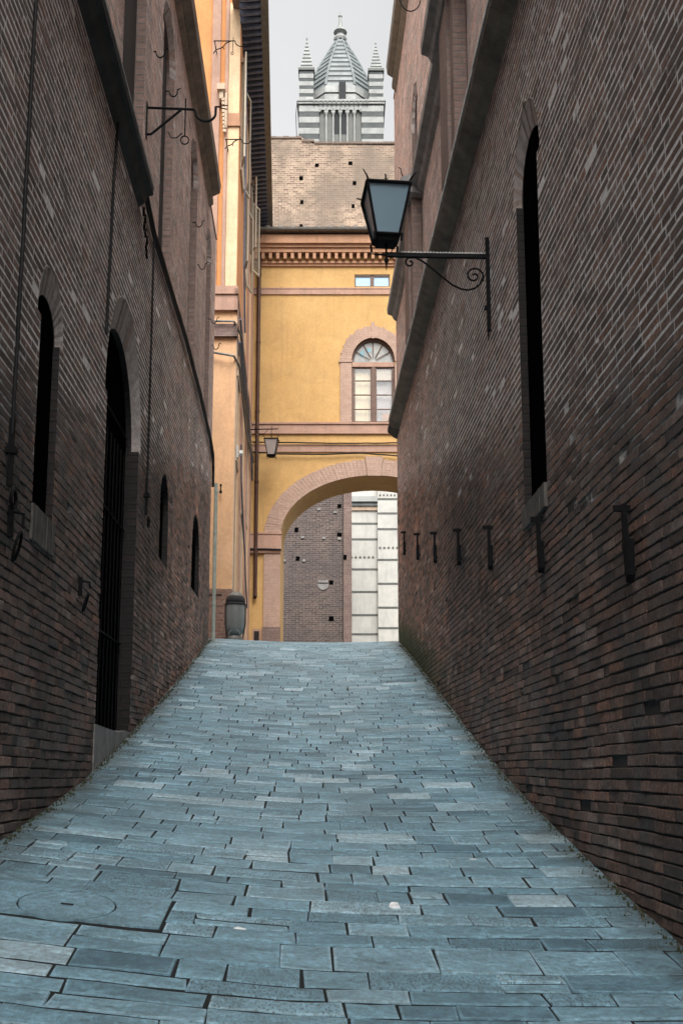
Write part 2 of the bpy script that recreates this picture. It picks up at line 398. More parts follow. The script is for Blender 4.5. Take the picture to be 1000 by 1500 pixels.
def brick_wall(mb, X, sgn, y0, y1, z0, z1, ops, matb=0, matm=1, floor=None, rough=1.0, seed=1, relief=.011, flush=-1.0):
    """courses of separate bricks on a wall plane x=X whose visible side looks along sgn"""
    rr = random.Random(seed); n0 = int(math.floor(z0 / CH + .5)); n1 = int(math.ceil(z1 / CH - .5))
    j = .010
    for i in range(n0, n1):
        za, zb = i * CH, (i + 1) * CH
        for (sa, sb, ea, eb, cl, cr) in solid(y0, y1, za, zb, ops):
            if ea - sa < .01 and eb - sb < .01: continue
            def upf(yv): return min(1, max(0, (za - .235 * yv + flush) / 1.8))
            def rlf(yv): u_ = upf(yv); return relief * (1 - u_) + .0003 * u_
            np_ = max(1, int((ea - sa) / .4))
            for kk in range(np_):
                t0, t1 = kk / np_, (kk + 1) / np_; yc = sa + (ea - sa) * (t0 + t1) / 2; xm = X - sgn * rlf(yc)
                q = [(xm, sa + (ea - sa) * t0, za), (xm, sa + (ea - sa) * t1, za), (xm, sb + (eb - sb) * t1, zb), (xm, sb + (eb - sb) * t0, zb)]
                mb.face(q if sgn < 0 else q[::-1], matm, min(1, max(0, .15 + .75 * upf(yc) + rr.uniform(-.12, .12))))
            y = min(sa, sb) - (0 if cl else rr.random() * .2)
            lim = max(ea, eb)
            flip = rr.random() < .5; sbase = sa
            while y < lim - .02:
                L = (.27 if flip else .135) * rr.uniform(.88, 1.1)
                if rr.random() < .72: flip = not flip
                ya, yb = y, y + L; y = yb
                a0 = max(ya, sa if cl or ya < y0 else -99); a1 = max(ya, sb if cl or ya < y0 else -99)
                b0 = min(yb, ea); b1 = min(yb, eb)
                if b0 - a0 < .03 and b1 - a1 < .03: continue
                b0 = max(b0, a0 + .005); b1 = max(b1, a1 + .005)
                ym = (a0 + b0) / 2
                if floor and zb < floor(ym) - .05: continue
                if rr.random() < .004: continue
                w = .035 * noise.noise(Vector((ym * .42, za * .55, seed * 7.7))) + .004 * noise.noise(Vector((ym * 3, za * 9, seed)))
                pr = -sgn * -1 * 0
                up = upf(ym); rl = rlf(ym); jw = 1 + .7 * up
                d = rr.uniform(-.0018, .0022) * rough * (1 - up) + up * abs(rr.gauss(.0006, .0008)) + .004 * (1 - up) * rough * noise.noise(Vector((ym * .9, za * .9, seed * 3.1)))
                if rr.random() < .012: d -= .006
                tl = rr.uniform(-.0015, .0015) * (1.2 - up); tl2 = rr.uniform(-.0015, .0015) * (1.2 - up)
                xf = X + sgn * d; c = .003
                g = j * .5 * rr.uniform(.75, 1.35) * jw; bz, tz = za + g + w, zb - g + w
                def xx(u, v): return xf + sgn * (tl * (u * 2 - 1) + tl2 * (v * 2 - 1))
                jt = lambda k=.0025: rr.uniform(-k, k) * rough
                e = g if ya > sa + .001 else 0
                xm = X - sgn * max(rl, .004)
                gh = g; g = g * .36
                o_ = [(xm, a0 + g, bz - .001), (xm, b0 - g, bz - .001), (xm, b1 - g, tz + .001), (xm, a1 + g, tz + .001)]
                m_ = [(xx(0, 0) - sgn * c, a0 + g + jt(), bz + jt()), (xx(1, 0) - sgn * c, b0 - g + jt(), bz + jt()), (xx(1, 1) - sgn * c, b1 - g + jt(), tz + jt()), (xx(0, 1) - sgn * c, a1 + g + jt(), tz + jt())]
                cy = c * 1.2
                f_ = [(xx(0, 0), a0 + g + cy, bz + c), (xx(1, 0), b0 - g - cy, bz + c), (xx(1, 1), b1 - g - cy, tz - c), (xx(0, 1), a1 + g + cy, tz - c)]
                fs = [(8, 9, 10, 11)] + [(k, (k + 1) % 4, 4 + (k + 1) % 4, 4 + k) for k in range(4)] + [(4 + k, 4 + (k + 1) % 4, 8 + (k + 1) % 4, 8 + k) for k in range(4)]
                if sgn > 0: pass
                else: fs = [f[::-1] for f in fs]
                mb.faces(o_ + m_ + f_, fs, matb, min(1, max(0, rr.gauss(.45, .27))))

def panel(mb, emap, u0, u1, z0, z1, ops, mat=0, extra=()):
    zs = {z0, z1} | set(extra)
    for o in ops:
        zs |= {o.zb, o.sp}
        if o.ry > 0: zs |= {o.sp + o.ry * math.sin(PI / 2 * k / 14) for k in range(1, 15)}
    zs = sorted(z for z in zs if z0 <= z <= z1)
    for a, b in zip(zs, zs[1:]):
        if b - a < 1e-5: continue
        for (sa, sb, ea, eb, _, _) in solid(u0, u1, a, b, ops):
            if ea - sa < 1e-4 and eb - sb < 1e-4: continue
            mb.face([emap(sa, a), emap(ea, a), emap(eb, b), emap(sb, b)], mat)

def arc(c, h, sp, ry, n=36):
    return [(c + h * math.cos(PI * k / n), sp + ry * math.sin(PI * k / n)) for k in range(n + 1)]

def reveal(parent, op, P, d1, d2, arch='archbrick', shaft='revealbrick', back='dark', name='window', backname='pane', sill=None):
    """P(u, depth, z) -> point. Splayed arch head from the wall face to d1, straight shaft to d2, closed at the back."""
    w = MB(); hi = op.hs; ri = op.ri or op.ry * op.hs / op.ha
    A = arc(op.c, op.ha, op.sp, op.ry); B = arc(op.c, hi, op.sp, ri)
    for k in range(len(A) - 1):
        w.face([P(A[k][0], 0, A[k][1]), P(A[k + 1][0], 0, A[k + 1][1]), P(B[k + 1][0], d1, B[k + 1][1]), P(B[k][0], d1, B[k][1])], 0, R.random())
        w.face([P(B[k][0], d1, B[k][1]), P(B[k + 1][0], d1, B[k + 1][1]), P(B[k + 1][0], d2, B[k + 1][1]), P(B[k][0], d2, B[k][1])], 1)
    for s in (-1, 1):
        w.face([P(op.c + s * hi, 0, op.zb), P(op.c + s * hi, d2, op.zb), P(op.c + s * hi, d2, op.sp), P(op.c + s * hi, 0, op.sp)], 1)
        if op.ha > op.hs: w.face([P(op.c + s * hi, 0, op.sp), P(op.c + s * op.ha, 0, op.sp), P(op.c + s * hi, d1, op.sp)], 2)
    w.face([P(op.c - hi, 0, op.zb), P(op.c + hi, 0, op.zb), P(op.c + hi, d2, op.zb), P(op.c - hi, d2, op.zb)], 2)
    o = w.build(name, [arch, shaft, 'palestone'], parent)
    bk = MB(); bk.face([P(op.c - hi, d2, op.zb), P(op.c + hi, d2, op.zb)] + [P(u, d2, z) for u, z in B], 0)
    ch = bk.build(backname, back, o)
    return o

# ---------------------------------------------------------------- street profile
def interp(t, y):
    if y <= t[0][0]: return t[0][1]
    for (a, p), (b, q) in zip(t, t[1:]):
        if y <= b: return p + (q - p) * (y - a) / (b - a)
    return t[-1][1]
TL = [(-30, -.9), (0, .42), (3, .82), (5, 1.12), (6.25, 1.30), (7, 1.39), (7.98, 1.53), (9.12, 1.75), (11.05, 2.17), (13.74, 2.79), (16.5, 3.49), (18.82, 4.10), (20.3, 4.33), (22, 4.44), (25, 4.5), (400, 4.5)]
TR = [(-30, -1.3), (0, .10), (3, .58), (5, .87), (6.97, 1.2), (8.8, 1.55), (10.72, 1.99), (13.99, 2.81), (17, 3.57), (19.81, 4.22), (21, 4.36), (22.5, 4.44), (25, 4.5), (400, 4.5)]
def gz(x, y):
    t = (x + 1.8) / 3.6; t = max(0, min(1, t)); s = 0
    a = sum(interp(TL, y + k) for k in (-.6, -.3, 0, .3, .6)) / 5
    b = sum(interp(TR, y + k) for k in (-.6, -.3, 0, .3, .6)) / 5
    dish = -.05 * math.sin(PI * t)
    return a + (b - a) * t + dish

# ground sheet
g = MB()
ys = [-60, -30, -15] + [k for k in range(-8, 28, 2)] + [40, 80, 160, 320]
xs = [-200, -60, -20, -8, -1.9, -.9, 0, .9, 1.9, 8, 20, 60, 200]
idx = {}; pts = []
for y in ys:
    for x in xs:
        idx[(x, y)] = len(pts); pts.append((x, y, gz(x, y) - .09))
g.faces(pts, [(idx[(xs[i], ys[j])], idx[(xs[i + 1], ys[j])], idx[(xs[i + 1], ys[j + 1])], idx[(xs[i], ys[j + 1])]) for j in range(len(ys) - 1) for i in range(len(xs) - 1)])
g.build('ground', 'ground')['kind'] = 'structure'

# bed of dark joints + paving stones
pv = MB()
def stone(mb, x0, x1, y0, y1, sk0, sk1, rnd, tint, mat=0, hoff=0):
    """one slab, corners given in plan; sk = how far its near/far edges run uphill with x"""
    gp = rnd.uniform(.004, .0085); hz = rnd.uniform(-.0022, .0025) + hoff; tx = rnd.uniform(-.003, .003); ty = rnd.uniform(-.008, .008)
    cx, cy = (x0 + x1) / 2, (y0 + y1) / 2
    nx = max(2, int((x1 - x0) / .14)); jt = lambda k=.0075: rnd.uniform(-k, k)
    lo = []; hi = []
    for k in range(nx + 1):
        x = x0 + gp * .42 + (x1 - x0 - .84 * gp) * k / nx
        lo.append((x + jt() * (k in (0, nx)), y0 + gp + sk0(x) + jt()))
        hi.append((x + jt() * (k in (0, nx)), y1 - gp + sk1(x) + jt()))
    ring = lo + hi[::-1]
    midL = (x0 + gp, (lo[0][1] + hi[0][1]) / 2); midR = (x1 - gp, (lo[-1][1] + hi[-1][1]) / 2)
    ccx = sum(p[0] for p in ring) / len(ring); ccy = sum(p[1] for p in ring) / len(ring)
    def lvl(p, ins, z):
        dx, dy = ccx - p[0], ccy - p[1]
        px = p[0] + (ins if dx > 0 else -ins) * min(1, abs(dx) / ins if ins else 1); py = p[1] + (ins if dy > 0 else -ins)
        return (px, py, gz(px, py) + hz + tx * (px - cx) / .3 + ty * (py - cy) + z)
    n = len(ring)
    a = [lvl(p, 0, -.085) for p in ring]; b = [lvl(p, 0, -.010) for p in ring]; c = [lvl(p, .004, -.002) for p in ring]; d = [lvl(p, .014, 0.0) for p in ring]
    fs = []
    for q in range(3):
        for k in range(n): fs.append((q * n + k, q * n + (k + 1) % n, (q + 1) * n + (k + 1) % n, (q + 1) * n + k))
    m = len(lo)
    for k in range(m - 1): fs.append((3 * n + k, 3 * n + k + 1, 3 * n + n - 2 - k, 3 * n + n - 1 - k))
    mb.faces(a + b + c + d, fs, mat, tint)
    if mat == 0:
        base = len(mb.t) - len(fs)
        for k in range(2 * n, 3 * n): mb.t[base + k] = min(1, tint + .28)

rp = random.Random(21)
bed = MB()
yy = [-4 + .16 * k for k in range(194)]
for a, b in zip(yy, yy[1:]):
    for k in range(16):
        x0, x1 = -1.92 + k * .24, -1.92 + (k + 1) * .24
        if a > 18.4: x0, x1 = -4.4 + k * .55, -4.4 + (k + 1) * .55
        h_ = .0065
        bed.face([(x0, a, gz(x0, a) - h_), (x1, a, gz(x1, a) - h_), (x1, b, gz(x1, b) - h_), (x0, b, gz(x0, b) - h_)])
bed.build('street_bed', 'joint')['kind'] = 'structure'

MH = (-1.62, -.66, 4.84, 5.36)   # slab with the manhole
y = 1.5; ph = 0
while y < 26:
    near = y < 8.5
    dep = rp.choice((.14, .17, .19, .21, .23, .26)) if near else rp.uniform(.13, .21)
    if rp.random() < .12: dep *= .7
    for lim in (MH[2], MH[3]):
        if y < lim - .001 and y + dep > lim - .07: dep = lim - y
    s0 = ph; s1 = ph + rp.uniform(-.02, .02); ph = s1
    wig = rp.uniform(0, 9)
    def sk(off, w=y):
        return lambda x: off * x * .35 + .05 * abs(x) + .018 * noise.noise(Vector((x * 1.1, w * 1.3, 0)))
    y1 = y + dep
    def skb(x, w=y): return ph * 0 + .045 * abs(x) - .0 + .03 * noise.noise(Vector((x * .8, w * .9, 3.3))) + .02 * x
    def skt(x, w=y1): return .045 * abs(x) + .03 * noise.noise(Vector((x * .8, w * .9, 3.3))) + .02 * x
    xl, xr = (-1.86, 1.86) if y < 18.5 else (-4.3, 4.3)
    seam = -.07 + .03 * math.sin(y * 1.3) + rp.choice((-.09, -.05, 0, .0, .06, .1))
    spans = [(xl, xr)] if near or rp.random() < .3 else [(xl, seam), (seam, xr)]
    for (a, b) in spans:
        x = a - (rp.uniform(0, .3) if near else 0); 
        edges = [max(a, x)]
        while x < b:
            x += rp.choice((rp.uniform(.18, .30), rp.uniform(.26, .42), rp.uniform(.36, .60))) * (1.0 if near else .85)
            edges.append(x)
        edges = [e for e in edges if e < b - .13] + [b]
        if edges[0] > a: edges = [a] + edges
        for e0, e1 in zip(edges, edges[1:]):
            if e1 - e0 < .05: continue
            cx, cy = (e0 + e1) / 2, (y + y1) / 2 + .03
            if MH[0] - .02 < e1 and e0 < MH[1] + .02 and y1 > MH[2] + .01 and y < MH[3] - .01:
                # clip around the manhole slab
                if e1 > MH[1] + .04 and e0 < MH[1] + .02: e0 = MH[1] + .006
                elif e0 < MH[0] - .1 and e1 > MH[0]: e1 = MH[0] - .01
                elif e1 <= MH[1] + .04 and e1 > MH[0]: continue
            tn = min(.9, max(0, rp.gauss(.42, .22)))
            if rp.random() < .04: tn = 1
            if rp.random() < .14 and dep > .18:   # a split stone
                ym = (y + y1) / 2
                def skm(xx, w=ym): return .045 * abs(xx) + .03 * noise.noise(Vector((xx * .8, w * .9, 3.3))) + .02 * xx
                stone(pv, e0, e1, y, ym, skb, skm, rp, tn); stone(pv, e0, e1, ym, y1, skm, skt, rp, min(1, tn + .2))
            else: stone(pv, e0, e1, y, y1, skb, skt, rp, tn)
    y = y1
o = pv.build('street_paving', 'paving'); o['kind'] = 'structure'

# manhole: square slab with a round stone lid
mh = thing('manhole_cover', 'round stone manhole lid set in a rectangular slab at lower left of street', 'manhole', (-1.14, 5.10, gz(-1.14, 5.1)))
fr = MB(); rr_ = random.Random(3)
def mhz(x, yv): return gz(x, yv) + .002
N = 40; cx, cy, rad = -1.14, 5.13, .235
outer = []
for k in range(N):
    a = 2 * PI * k / N; ca, sa = math.cos(a), math.sin(a)
    hx, hy = (MH[1] - MH[0]) / 2 - .008, (MH[3] - MH[2]) / 2 - .008
    t = min(hx / abs(ca) if abs(ca) > 1e-6 else 9, hy / abs(sa) if abs(sa) > 1e-6 else 9)
    ox, oy = cx + t * ca, cy + t * sa
    w_ = MH[2] if sa < 0 else MH[3]
    ff = abs(sa) * t / hy; ff = ff * ff
    outer.append((ox, oy + .045 * abs(ox) + .03 * noise.noise(Vector((ox * .8, w_ * .9, 3.3))) + .02 * ox))
inner = [(cx + rad * math.cos(2 * PI * k / N), cy + rad * math.sin(2 * PI * k / N)) for k in range(N)]
for k in range(N):
    q = (k + 1) % N
    fr.face([(*outer[k], mhz(*outer[k])), (*outer[q], mhz(*outer[q])), (*inner[q], mhz(*inner[q])), (*inner[k], mhz(*inner[k]))])
    fr.face([(*inner[k], mhz(*inner[k])), (*inner[q], mhz(*inner[q])), (*inner[q], mhz(*inner[q]) - .03), (*inner[k], mhz(*inner[k]) - .03)])
    fr.face([(*outer[k], mhz(*outer[k])), (*outer[q], mhz(*outer[q])), (*outer[q], mhz(*outer[q]) - .06), (*outer[k], mhz(*outer[k]) - .06)])
fr.build('slab', 'paving', mh)
ld = MB(); r2 = rad - .010
lid = [(cx + r2 * math.cos(2 * PI * k / N), cy + r2 * math.sin(2 * PI * k / N)) for k in range(N)]
c0 = (cx, cy, mhz(cx, cy))
for k in range(N):
    q = (k + 1) % N
    ld.face([c0, (*lid[k], mhz(*lid[k])), (*lid[q], mhz(*lid[q]))])
    ld.face([(*lid[k], mhz(*lid[k])), (*lid[q], mhz(*lid[q])), (*lid[q], mhz(*lid[q]) - .03), (*lid[k], mhz(*lid[k]) - .03)])
ld.build('lid', 'paving', mh)
sl = MB()
def gbox(mb, x0, x1, y0, y1, h, b=.01):
    p = [(x0, y0), (x1, y0), (x1, y1), (x0, y1)]
    mb.faces([(a, b_, gz(a, b_) - b) for a, b_ in p] + [(a, b_, gz(a, b_) + h) for a, b_ in p], [(4, 5, 6, 7), (0, 1, 5, 4), (1, 2, 6, 5), (2, 3, 7, 6), (3, 0, 4, 7)])
gbox(sl, cx - .03, cx + .03, cy - .012, cy + .012, .004, 0)
sl.build('lifting_slot', 'joint', mh)

# litter
def litter(name, label, x, yv, w, d, h):
    m = MB(); n = 9; rr = random.Random(int(x * 100 + 500)); p = []
    for k in range(n):
        a = 2 * PI * k / n; q = rr.uniform(.7, 1.1)
        p.append((x + w * q * math.cos(a), yv + d * q * math.sin(a)))
    top = [(a + .25 * (x - a), b + .25 * (yv - b), gz(a, b) + h * rr.uniform(.5, 1.3)) for a, b in p]
    bot = [(a, b, gz(a, b) + .001) for a, b in p]
    m.faces(bot + top + [(x, yv, gz(x, yv) + h * 1.1)], [(k, (k + 1) % n, n + (k + 1) % n, n + k) for k in range(n)] + [(n + k, n + (k + 1) % n, 2 * n) for k in range(n)])
    o = m.build(name, 'paper', None, origin=(x, yv, gz(x, yv))); tag(o, label, 'litter'); return o
litter('crumpled_paper', 'small crumpled white paper lying on the paving right of centre', .47, 5.52, .036, .045, .015)
litter('paper_scrap', 'tiny torn white scrap near the bottom centre of the street', -.30, 5.0, .036, .012, .006)
litter('paper_scrap', 'thin white scrap on the paving, farthest up the street of the litter', 1.06, 6.6, .03, .008, .005)

# grit, crumbs of mortar and moss tufts gathered along the feet of both walls
gr = MB(); rg = random.Random(77)
for k in range(5200):
    sd_ = rg.choice((-1, 1)); yv = 2.5 + 16.5 * rg.random() ** .8; off = abs(rg.gauss(0, .055)) + .004
    x = sd_ * (1.795 - off); z = gz(x, yv); r_ = rg.uniform(.003, .011) * (1.3 if off < .05 else .8)
    moss = rg.random() < (.55 if off < .05 else .15)
    a = rg.random() * 6.3; p = [(x + r_ * math.cos(a + q * 1.57) * rg.uniform(.6, 1.3), yv + r_ * math.sin(a + q * 1.57) * rg.uniform(.6, 1.3), z - .004) for q in range(4)]
    gr.faces(p + [(x, yv, z + r_ * (1.6 if moss else .8))], [(0, 1, 4), (1, 2, 4), (2, 3, 4), (3, 0, 4)], 1 if moss else 0, rg.random())
o = gr.build('grit', ['gritm', 'mossm']); o['kind'] = 'stuff'; o['label'] = 'grit, mortar crumbs and moss gathered along the feet of both walls'; o['category'] = 'grit'

# ---------------------------------------------------------------- left brick building
ZL = 12.0; YL = 18.8
LB = thing('brick_building', 'tall dark brick building on the left with a deep arched doorway and a black ledge', 'building', (-1.8, 9, 1.5))
PLx = lambda X: (lambda u, d, z: (X - d, u, z))
opsL = [Op(6.87, .27, 3.44, 4.74, .46, .36, .24), Op(9.77, .88, 1.55, 5.08, 1.25, .99, .92), Op(12.7, .38, 4.28, 5.0, .42), Op(16.42, .56, 4.55, 5.2, .65)]
opsLU = [Op(9.65, .62, 7.86, 10.6, .62, .72), Op(12.05, .52, 7.86, 10.9, .55, .62), Op(15.05, .46, 7.86, 11.1, .48, .55), Op(17.5, .4, 7.86, 11.0, .42, .5)]
zsplit = snap(7.8)
w = MB()
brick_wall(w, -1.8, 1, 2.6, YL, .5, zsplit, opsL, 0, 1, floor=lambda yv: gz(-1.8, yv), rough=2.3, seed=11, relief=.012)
# rest of the wall, behind the camera, and its far end
w.box(-2.4, -1.81, -9, 2.6, -1, zsplit, 0); w.box(-9, -2.45, -9, 18.75, -1, zsplit, 0)
w.box(-2.46, -1.8, YL - .02, YL - .001, 0, zsplit, 0)
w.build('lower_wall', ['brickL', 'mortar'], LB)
w = MB()
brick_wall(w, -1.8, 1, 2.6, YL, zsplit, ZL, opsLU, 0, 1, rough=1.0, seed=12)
w.box(-2.4, -1.81, -9, 2.6, zsplit, ZL, 0); w.box(-9, -2.45, -9, 18.75, zsplit, ZL, 0)
w.box(-2.46, -1.8, YL - .02, YL - .001, zsplit, ZL, 0)
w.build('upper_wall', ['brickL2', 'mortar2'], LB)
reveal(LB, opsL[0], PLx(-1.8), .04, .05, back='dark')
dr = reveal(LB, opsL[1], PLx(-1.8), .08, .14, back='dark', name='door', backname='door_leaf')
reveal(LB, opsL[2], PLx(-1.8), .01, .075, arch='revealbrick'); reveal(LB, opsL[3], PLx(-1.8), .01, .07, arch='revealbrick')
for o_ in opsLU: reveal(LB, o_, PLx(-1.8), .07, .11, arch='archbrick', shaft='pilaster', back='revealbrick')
# sloping pale sill under the first window
s = MB()
for k in range(8):
    a = 6.58 + k * .074; s.box(-1.81, -1.785 + R.uniform(-.003, .003), a + .004, a + .070, 3.2, 3.44, 0, R.random())
s.build('window_sill', 'sill', LB)
# door threshold
s = MB(); s.prism([(8.84, 1.5), (10.7, 1.5), (10.7, 2.09), (10.35, 2.10), (9.9, 2.07), (8.84, 2.10)], 'x', -2.3, -1.79)
s.build('threshold', 'palestone', LB)
# inner iron gate bars in the doorway
s = MB()
for k in range(9):
    yv = 9.05 + k * .18
    s.tube([(-1.925, yv, 2.1), (-1.925, yv, 5.0)], .007, 6)
for z in (3.0, 4.2, 5.2): s.tube([(-1.922, 8.92, z), (-1.922, 10.62, z)], .008, 6)
s.build('iron_gate', 'iron', LB)
# ledge
s = MB(); s.prism([(-1.8, 7.98), (-1.8, 7.62), (-1.74, 7.66), (-1.70, 7.74), (-1.645, 7.76), (-1.645, 7.84)], 'y', -9, 10.15)
s.prism([(-1.80, 7.99), (-1.66, 7.85), (-1.636, 7.84), (-1.636, 7.815), (-1.66, 7.815), (-1.80, 7.95)], 'y', -9, 10.14, 1)  # pale strip paints the bright highlight along the ledge edge
s.build('ledge', ['ledge', 'palestone'], LB)
s = MB(); s.prism([(-1.8, 9.75), (-1.8, 9.42), (-1.6, 9.52), (-1.6, 9.62)], 'y', 8.2, 8.98); s.build('stone_bracket', 'ledge', LB)
# eaves
s = MB(); s.prism([(-9, 12.0), (-1.72, 12.0), (-1.60, 12.06), (-1.58, 12.2), (-9, 14.6)], 'y', -9, 17.25)
s.prism([(-1.81, 11.86), (-1.73, 11.93), (-1.73, 12.01), (-1.81, 12.01)], 'y', -9, 17.4)
s.prism([(-9, 12.0), (-1.78, 12.0), (-9, 14.5)], 'y', 17.25, 18.8)
s.build('roof', 'ledgeR', LB)

# ---------------------------------------------------------------- right brick building
ZR = 15.75; YR = 19.7
RB = thing('brick_building', 'long dark brick building on the right with one tall narrow arched window', 'building', (1.8, 9, 1.5))
PRx = lambda X: (lambda u, d, z: (X + d, u, z))
opsR = [Op(7.79, .40, 3.84, 6.52, .68, .50, .44)]
opsRU = [Op(15.95, .42, 11.1, 12.75, .6, .5)]
zs1 = snap(8.4)
w = MB()
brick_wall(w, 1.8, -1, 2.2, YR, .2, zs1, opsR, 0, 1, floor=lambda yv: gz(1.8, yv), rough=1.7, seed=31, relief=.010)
w.box(1.81, 2.5, -9, 2.2, -1.3, zs1, 0); w.box(2.45, 9, -9, 19.65, -1.3, zs1, 0)
w.box(1.8, 2.46, YR - .02, YR - .001, 0, zs1, 0)
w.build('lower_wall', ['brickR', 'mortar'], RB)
w = MB()
brick_wall(w, 1.8, -1, 2.2, YR, zs1, ZR, opsRU, 0, 1, rough=1.0, seed=32)
w.box(1.81, 2.5, -9, 2.2, zs1, ZR, 0); w.box(2.45, 9, -9, 19.65, zs1, ZR, 0)
w.box(1.8, 2.46, YR - .02, YR - .001, zs1, ZR, 0)
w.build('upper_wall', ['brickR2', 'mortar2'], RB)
rw = reveal(RB, opsR[0], PRx(1.8), .055, .065)
reveal(RB, opsRU[0], PRx(1.8), .05, .12, arch='archbrick', shaft='pilaster', back='revealbrick')
s = MB()
for k in range(10):   # soldier course under the sill
    a = 7.38 + k * .082; s.box(1.775 + R.uniform(-.003, .003), 1.81, a + .004, a + .078, 3.66, 3.845, 0, R.random())
s.build('window_sill', 'sill', RB)
# lower string course (made of stone lengths)
s = MB(); yv = -9.0
while yv < 19.2:
    L = min(R.uniform(.8, 1.3), 19.2 - yv); dx = R.uniform(-.004, .004)
    s.prism([(1.81, 8.72), (1.81, 8.30), (1.70, 8.33), (1.60 + dx, 8.40), (1.60 + dx, 8.50)], 'y', yv, yv + L - .006, 0, R.random())
    s.prism([(1.70, 8.60), (1.597 + dx, 8.455), (1.585 + dx, 8.455), (1.585 + dx, 8.50), (1.70, 8.64)], 'y', yv, yv + L - .012, 1, R.random()); yv += L  # thin edge strip carrying the painted sky highlight
s.build('string_course', ['ledgeR', 'lip'], RB)
s = MB(); s.prism([(1.80, 8.60), (1.80, 8.28), (1.745, 8.30), (1.61, 8.42), (1.61, 8.49)], 'y', 19.206, 19.69); s.build('string_course', 'ledge', RB)
# upper string course, breaking forward over the pilasters
s = MB()
def strc(y0, y1, e):
    s.prism([(1.81, 11.12), (1.81, 10.68), (1.74 - e, 10.72), (1.70 - e, 10.80), (1.61 - e, 10.84), (1.60 - e, 10.95)], 'y', y0, y1)
strc(-9, 10.2, 0); strc(10.2, 11.9, .17); strc(11.9, 14.85, 0); strc(14.85, 16.3, .15); strc(16.3, 19.5, 0)
s.build('upper_string_course', 'palestone', RB)
for (a, b, z0, z1) in ((10.5, 11.6, 8.6, 10.7), (15.0, 16.1, 8.6, 10.7), (10.6, 11.5, 11.1, 15.7)):
    s = MB(); s.box(1.64, 1.79, a, b, z0, z1); s.box(1.60, 1.795, a + .25, b - .25, z0, z1 - .002)
    s.build('pilaster', 'pilaster', RB)
# eaves
s = MB(); s.prism([(9, 15.75), (1.70, 15.75), (1.60, 15.82), (1.58, 16.0), (9, 18.4)], 'y', -9, 19.0)
s.prism([(1.805, 15.55), (1.71, 15.66), (1.71, 15.76), (1.805, 15.76)], 'y', -9, 19.2)
s.prism([(9, 15.75), (1.78, 15.75), (9, 18.3)], 'y', 19.0, 19.68)
s.build('roof', 'gutter', RB)
for i, (yv, z) in enumerate([(10.6, 12.55), (17.6, 8.0), (13.3, 7.7)]):
    pass

# ---------------------------------------------------------------- wall ironwork
def iron_thing(name, label, cat, mb, origin, group=None, mat='iron'):
    o = mb.build(name, mat, None, origin=origin); tag(o, label, cat, group); return o

ordn = ['nearest', 'second', 'third', 'fourth', 'fifth', 'sixth', 'farthest']
hk = [(5.49, 3.17, 2.72), (7.56, 3.63, 3.17), (9.64, 4.09, 3.58), (11.62, 4.54, 4.02), (13.77, 5.02, 4.48), (15.9, 5.49, 4.98), (18.08, 6.05, 5.51)]
for i, (yv, zt, zb) in enumerate(hk):
    z = (zt + zb) / 2 
    m = MB(); X = 1.8
    top, bot, mid = z + .225, z - .23, z + .03
    m.box(X - .05, X - .022, yv - .012, yv + .014, mid - .05, top)                 # upper strap
    m.box(X - .095, X + .02, yv - .011, yv + .013, top - .04, top - .006)          # peg at the top
    m.box(X - .052, X - .02, yv - .075, yv + .014, mid - .065, mid - .03)          # crank
    m.prism([(yv - .095, mid - .02), (yv - .035, mid - .045), (yv - .045, bot + .05), (yv - .065, bot), (yv - .088, bot + .04)], 'x', X - .062, X - .018)
    m.box(X - .03, X + .02, yv - .075, yv - .06, bot + .07, bot + .09)
    nm = 'cranked black iron wall hook on the right wall, ' + ('nearest to the camera' if i == 0 else 'farthest up the street' if i == 6 else 'under the tall window' if i == 1 else ordn[i] + ' from the near end')
    iron_thing('wall_hook', nm, 'hook', m, (X, yv, z), 'iron hooks in a row on the right wall')

def uhook(i, x, yv, z, side, w, where):
    m = MB(); pts = []
    for k in range(11):
        a = PI * k / 10; pts.append((x + side * (.03 + w * .5 * (1 - math.cos(a))), yv, z - .75 * w * math.sin(a)))
    pts.append((x + side * (.03 + w * 1.02), yv, z + .03))
    m.tube([(x - side * .02, yv, z)] + pts, .008, 6)
    m.tube([(x + side * (w + .03), yv, z + .02), (x + side * (w + .07), yv, z + .045)], .007, 5)
    iron_thing('iron_hook', 'small U shaped iron hook ' + where, 'hook', m, (x, yv, z), 'small iron hooks high on the walls')
for i, (yv, z, w, s_) in enumerate([(10.79, 9.94, .10, 'on the upper left wall right of the first upper window'), (11.92, 10.25, .10, 'on the left wall before the second upper window'), (15.08, 10.25, .10, 'on the left wall before the third upper window'), (15.7, 9.86, .10, 'on the left wall between third and fourth upper windows'), (17.81, 9.9, .11, 'on the left wall before its farthest upper window'), (18.28, 9.6, .11, 'on the far corner strip of the left building')]):
    uhook(i, -1.8, yv, z, 1, w, s_)
uhook(9, 1.6, 12.9, 12.5, -1, .3, 'jutting out below the large pilaster capital at upper right')
uhook(10, 1.72, 15.2, 11.3, -1, .2, 'near the foot of the upper right window')

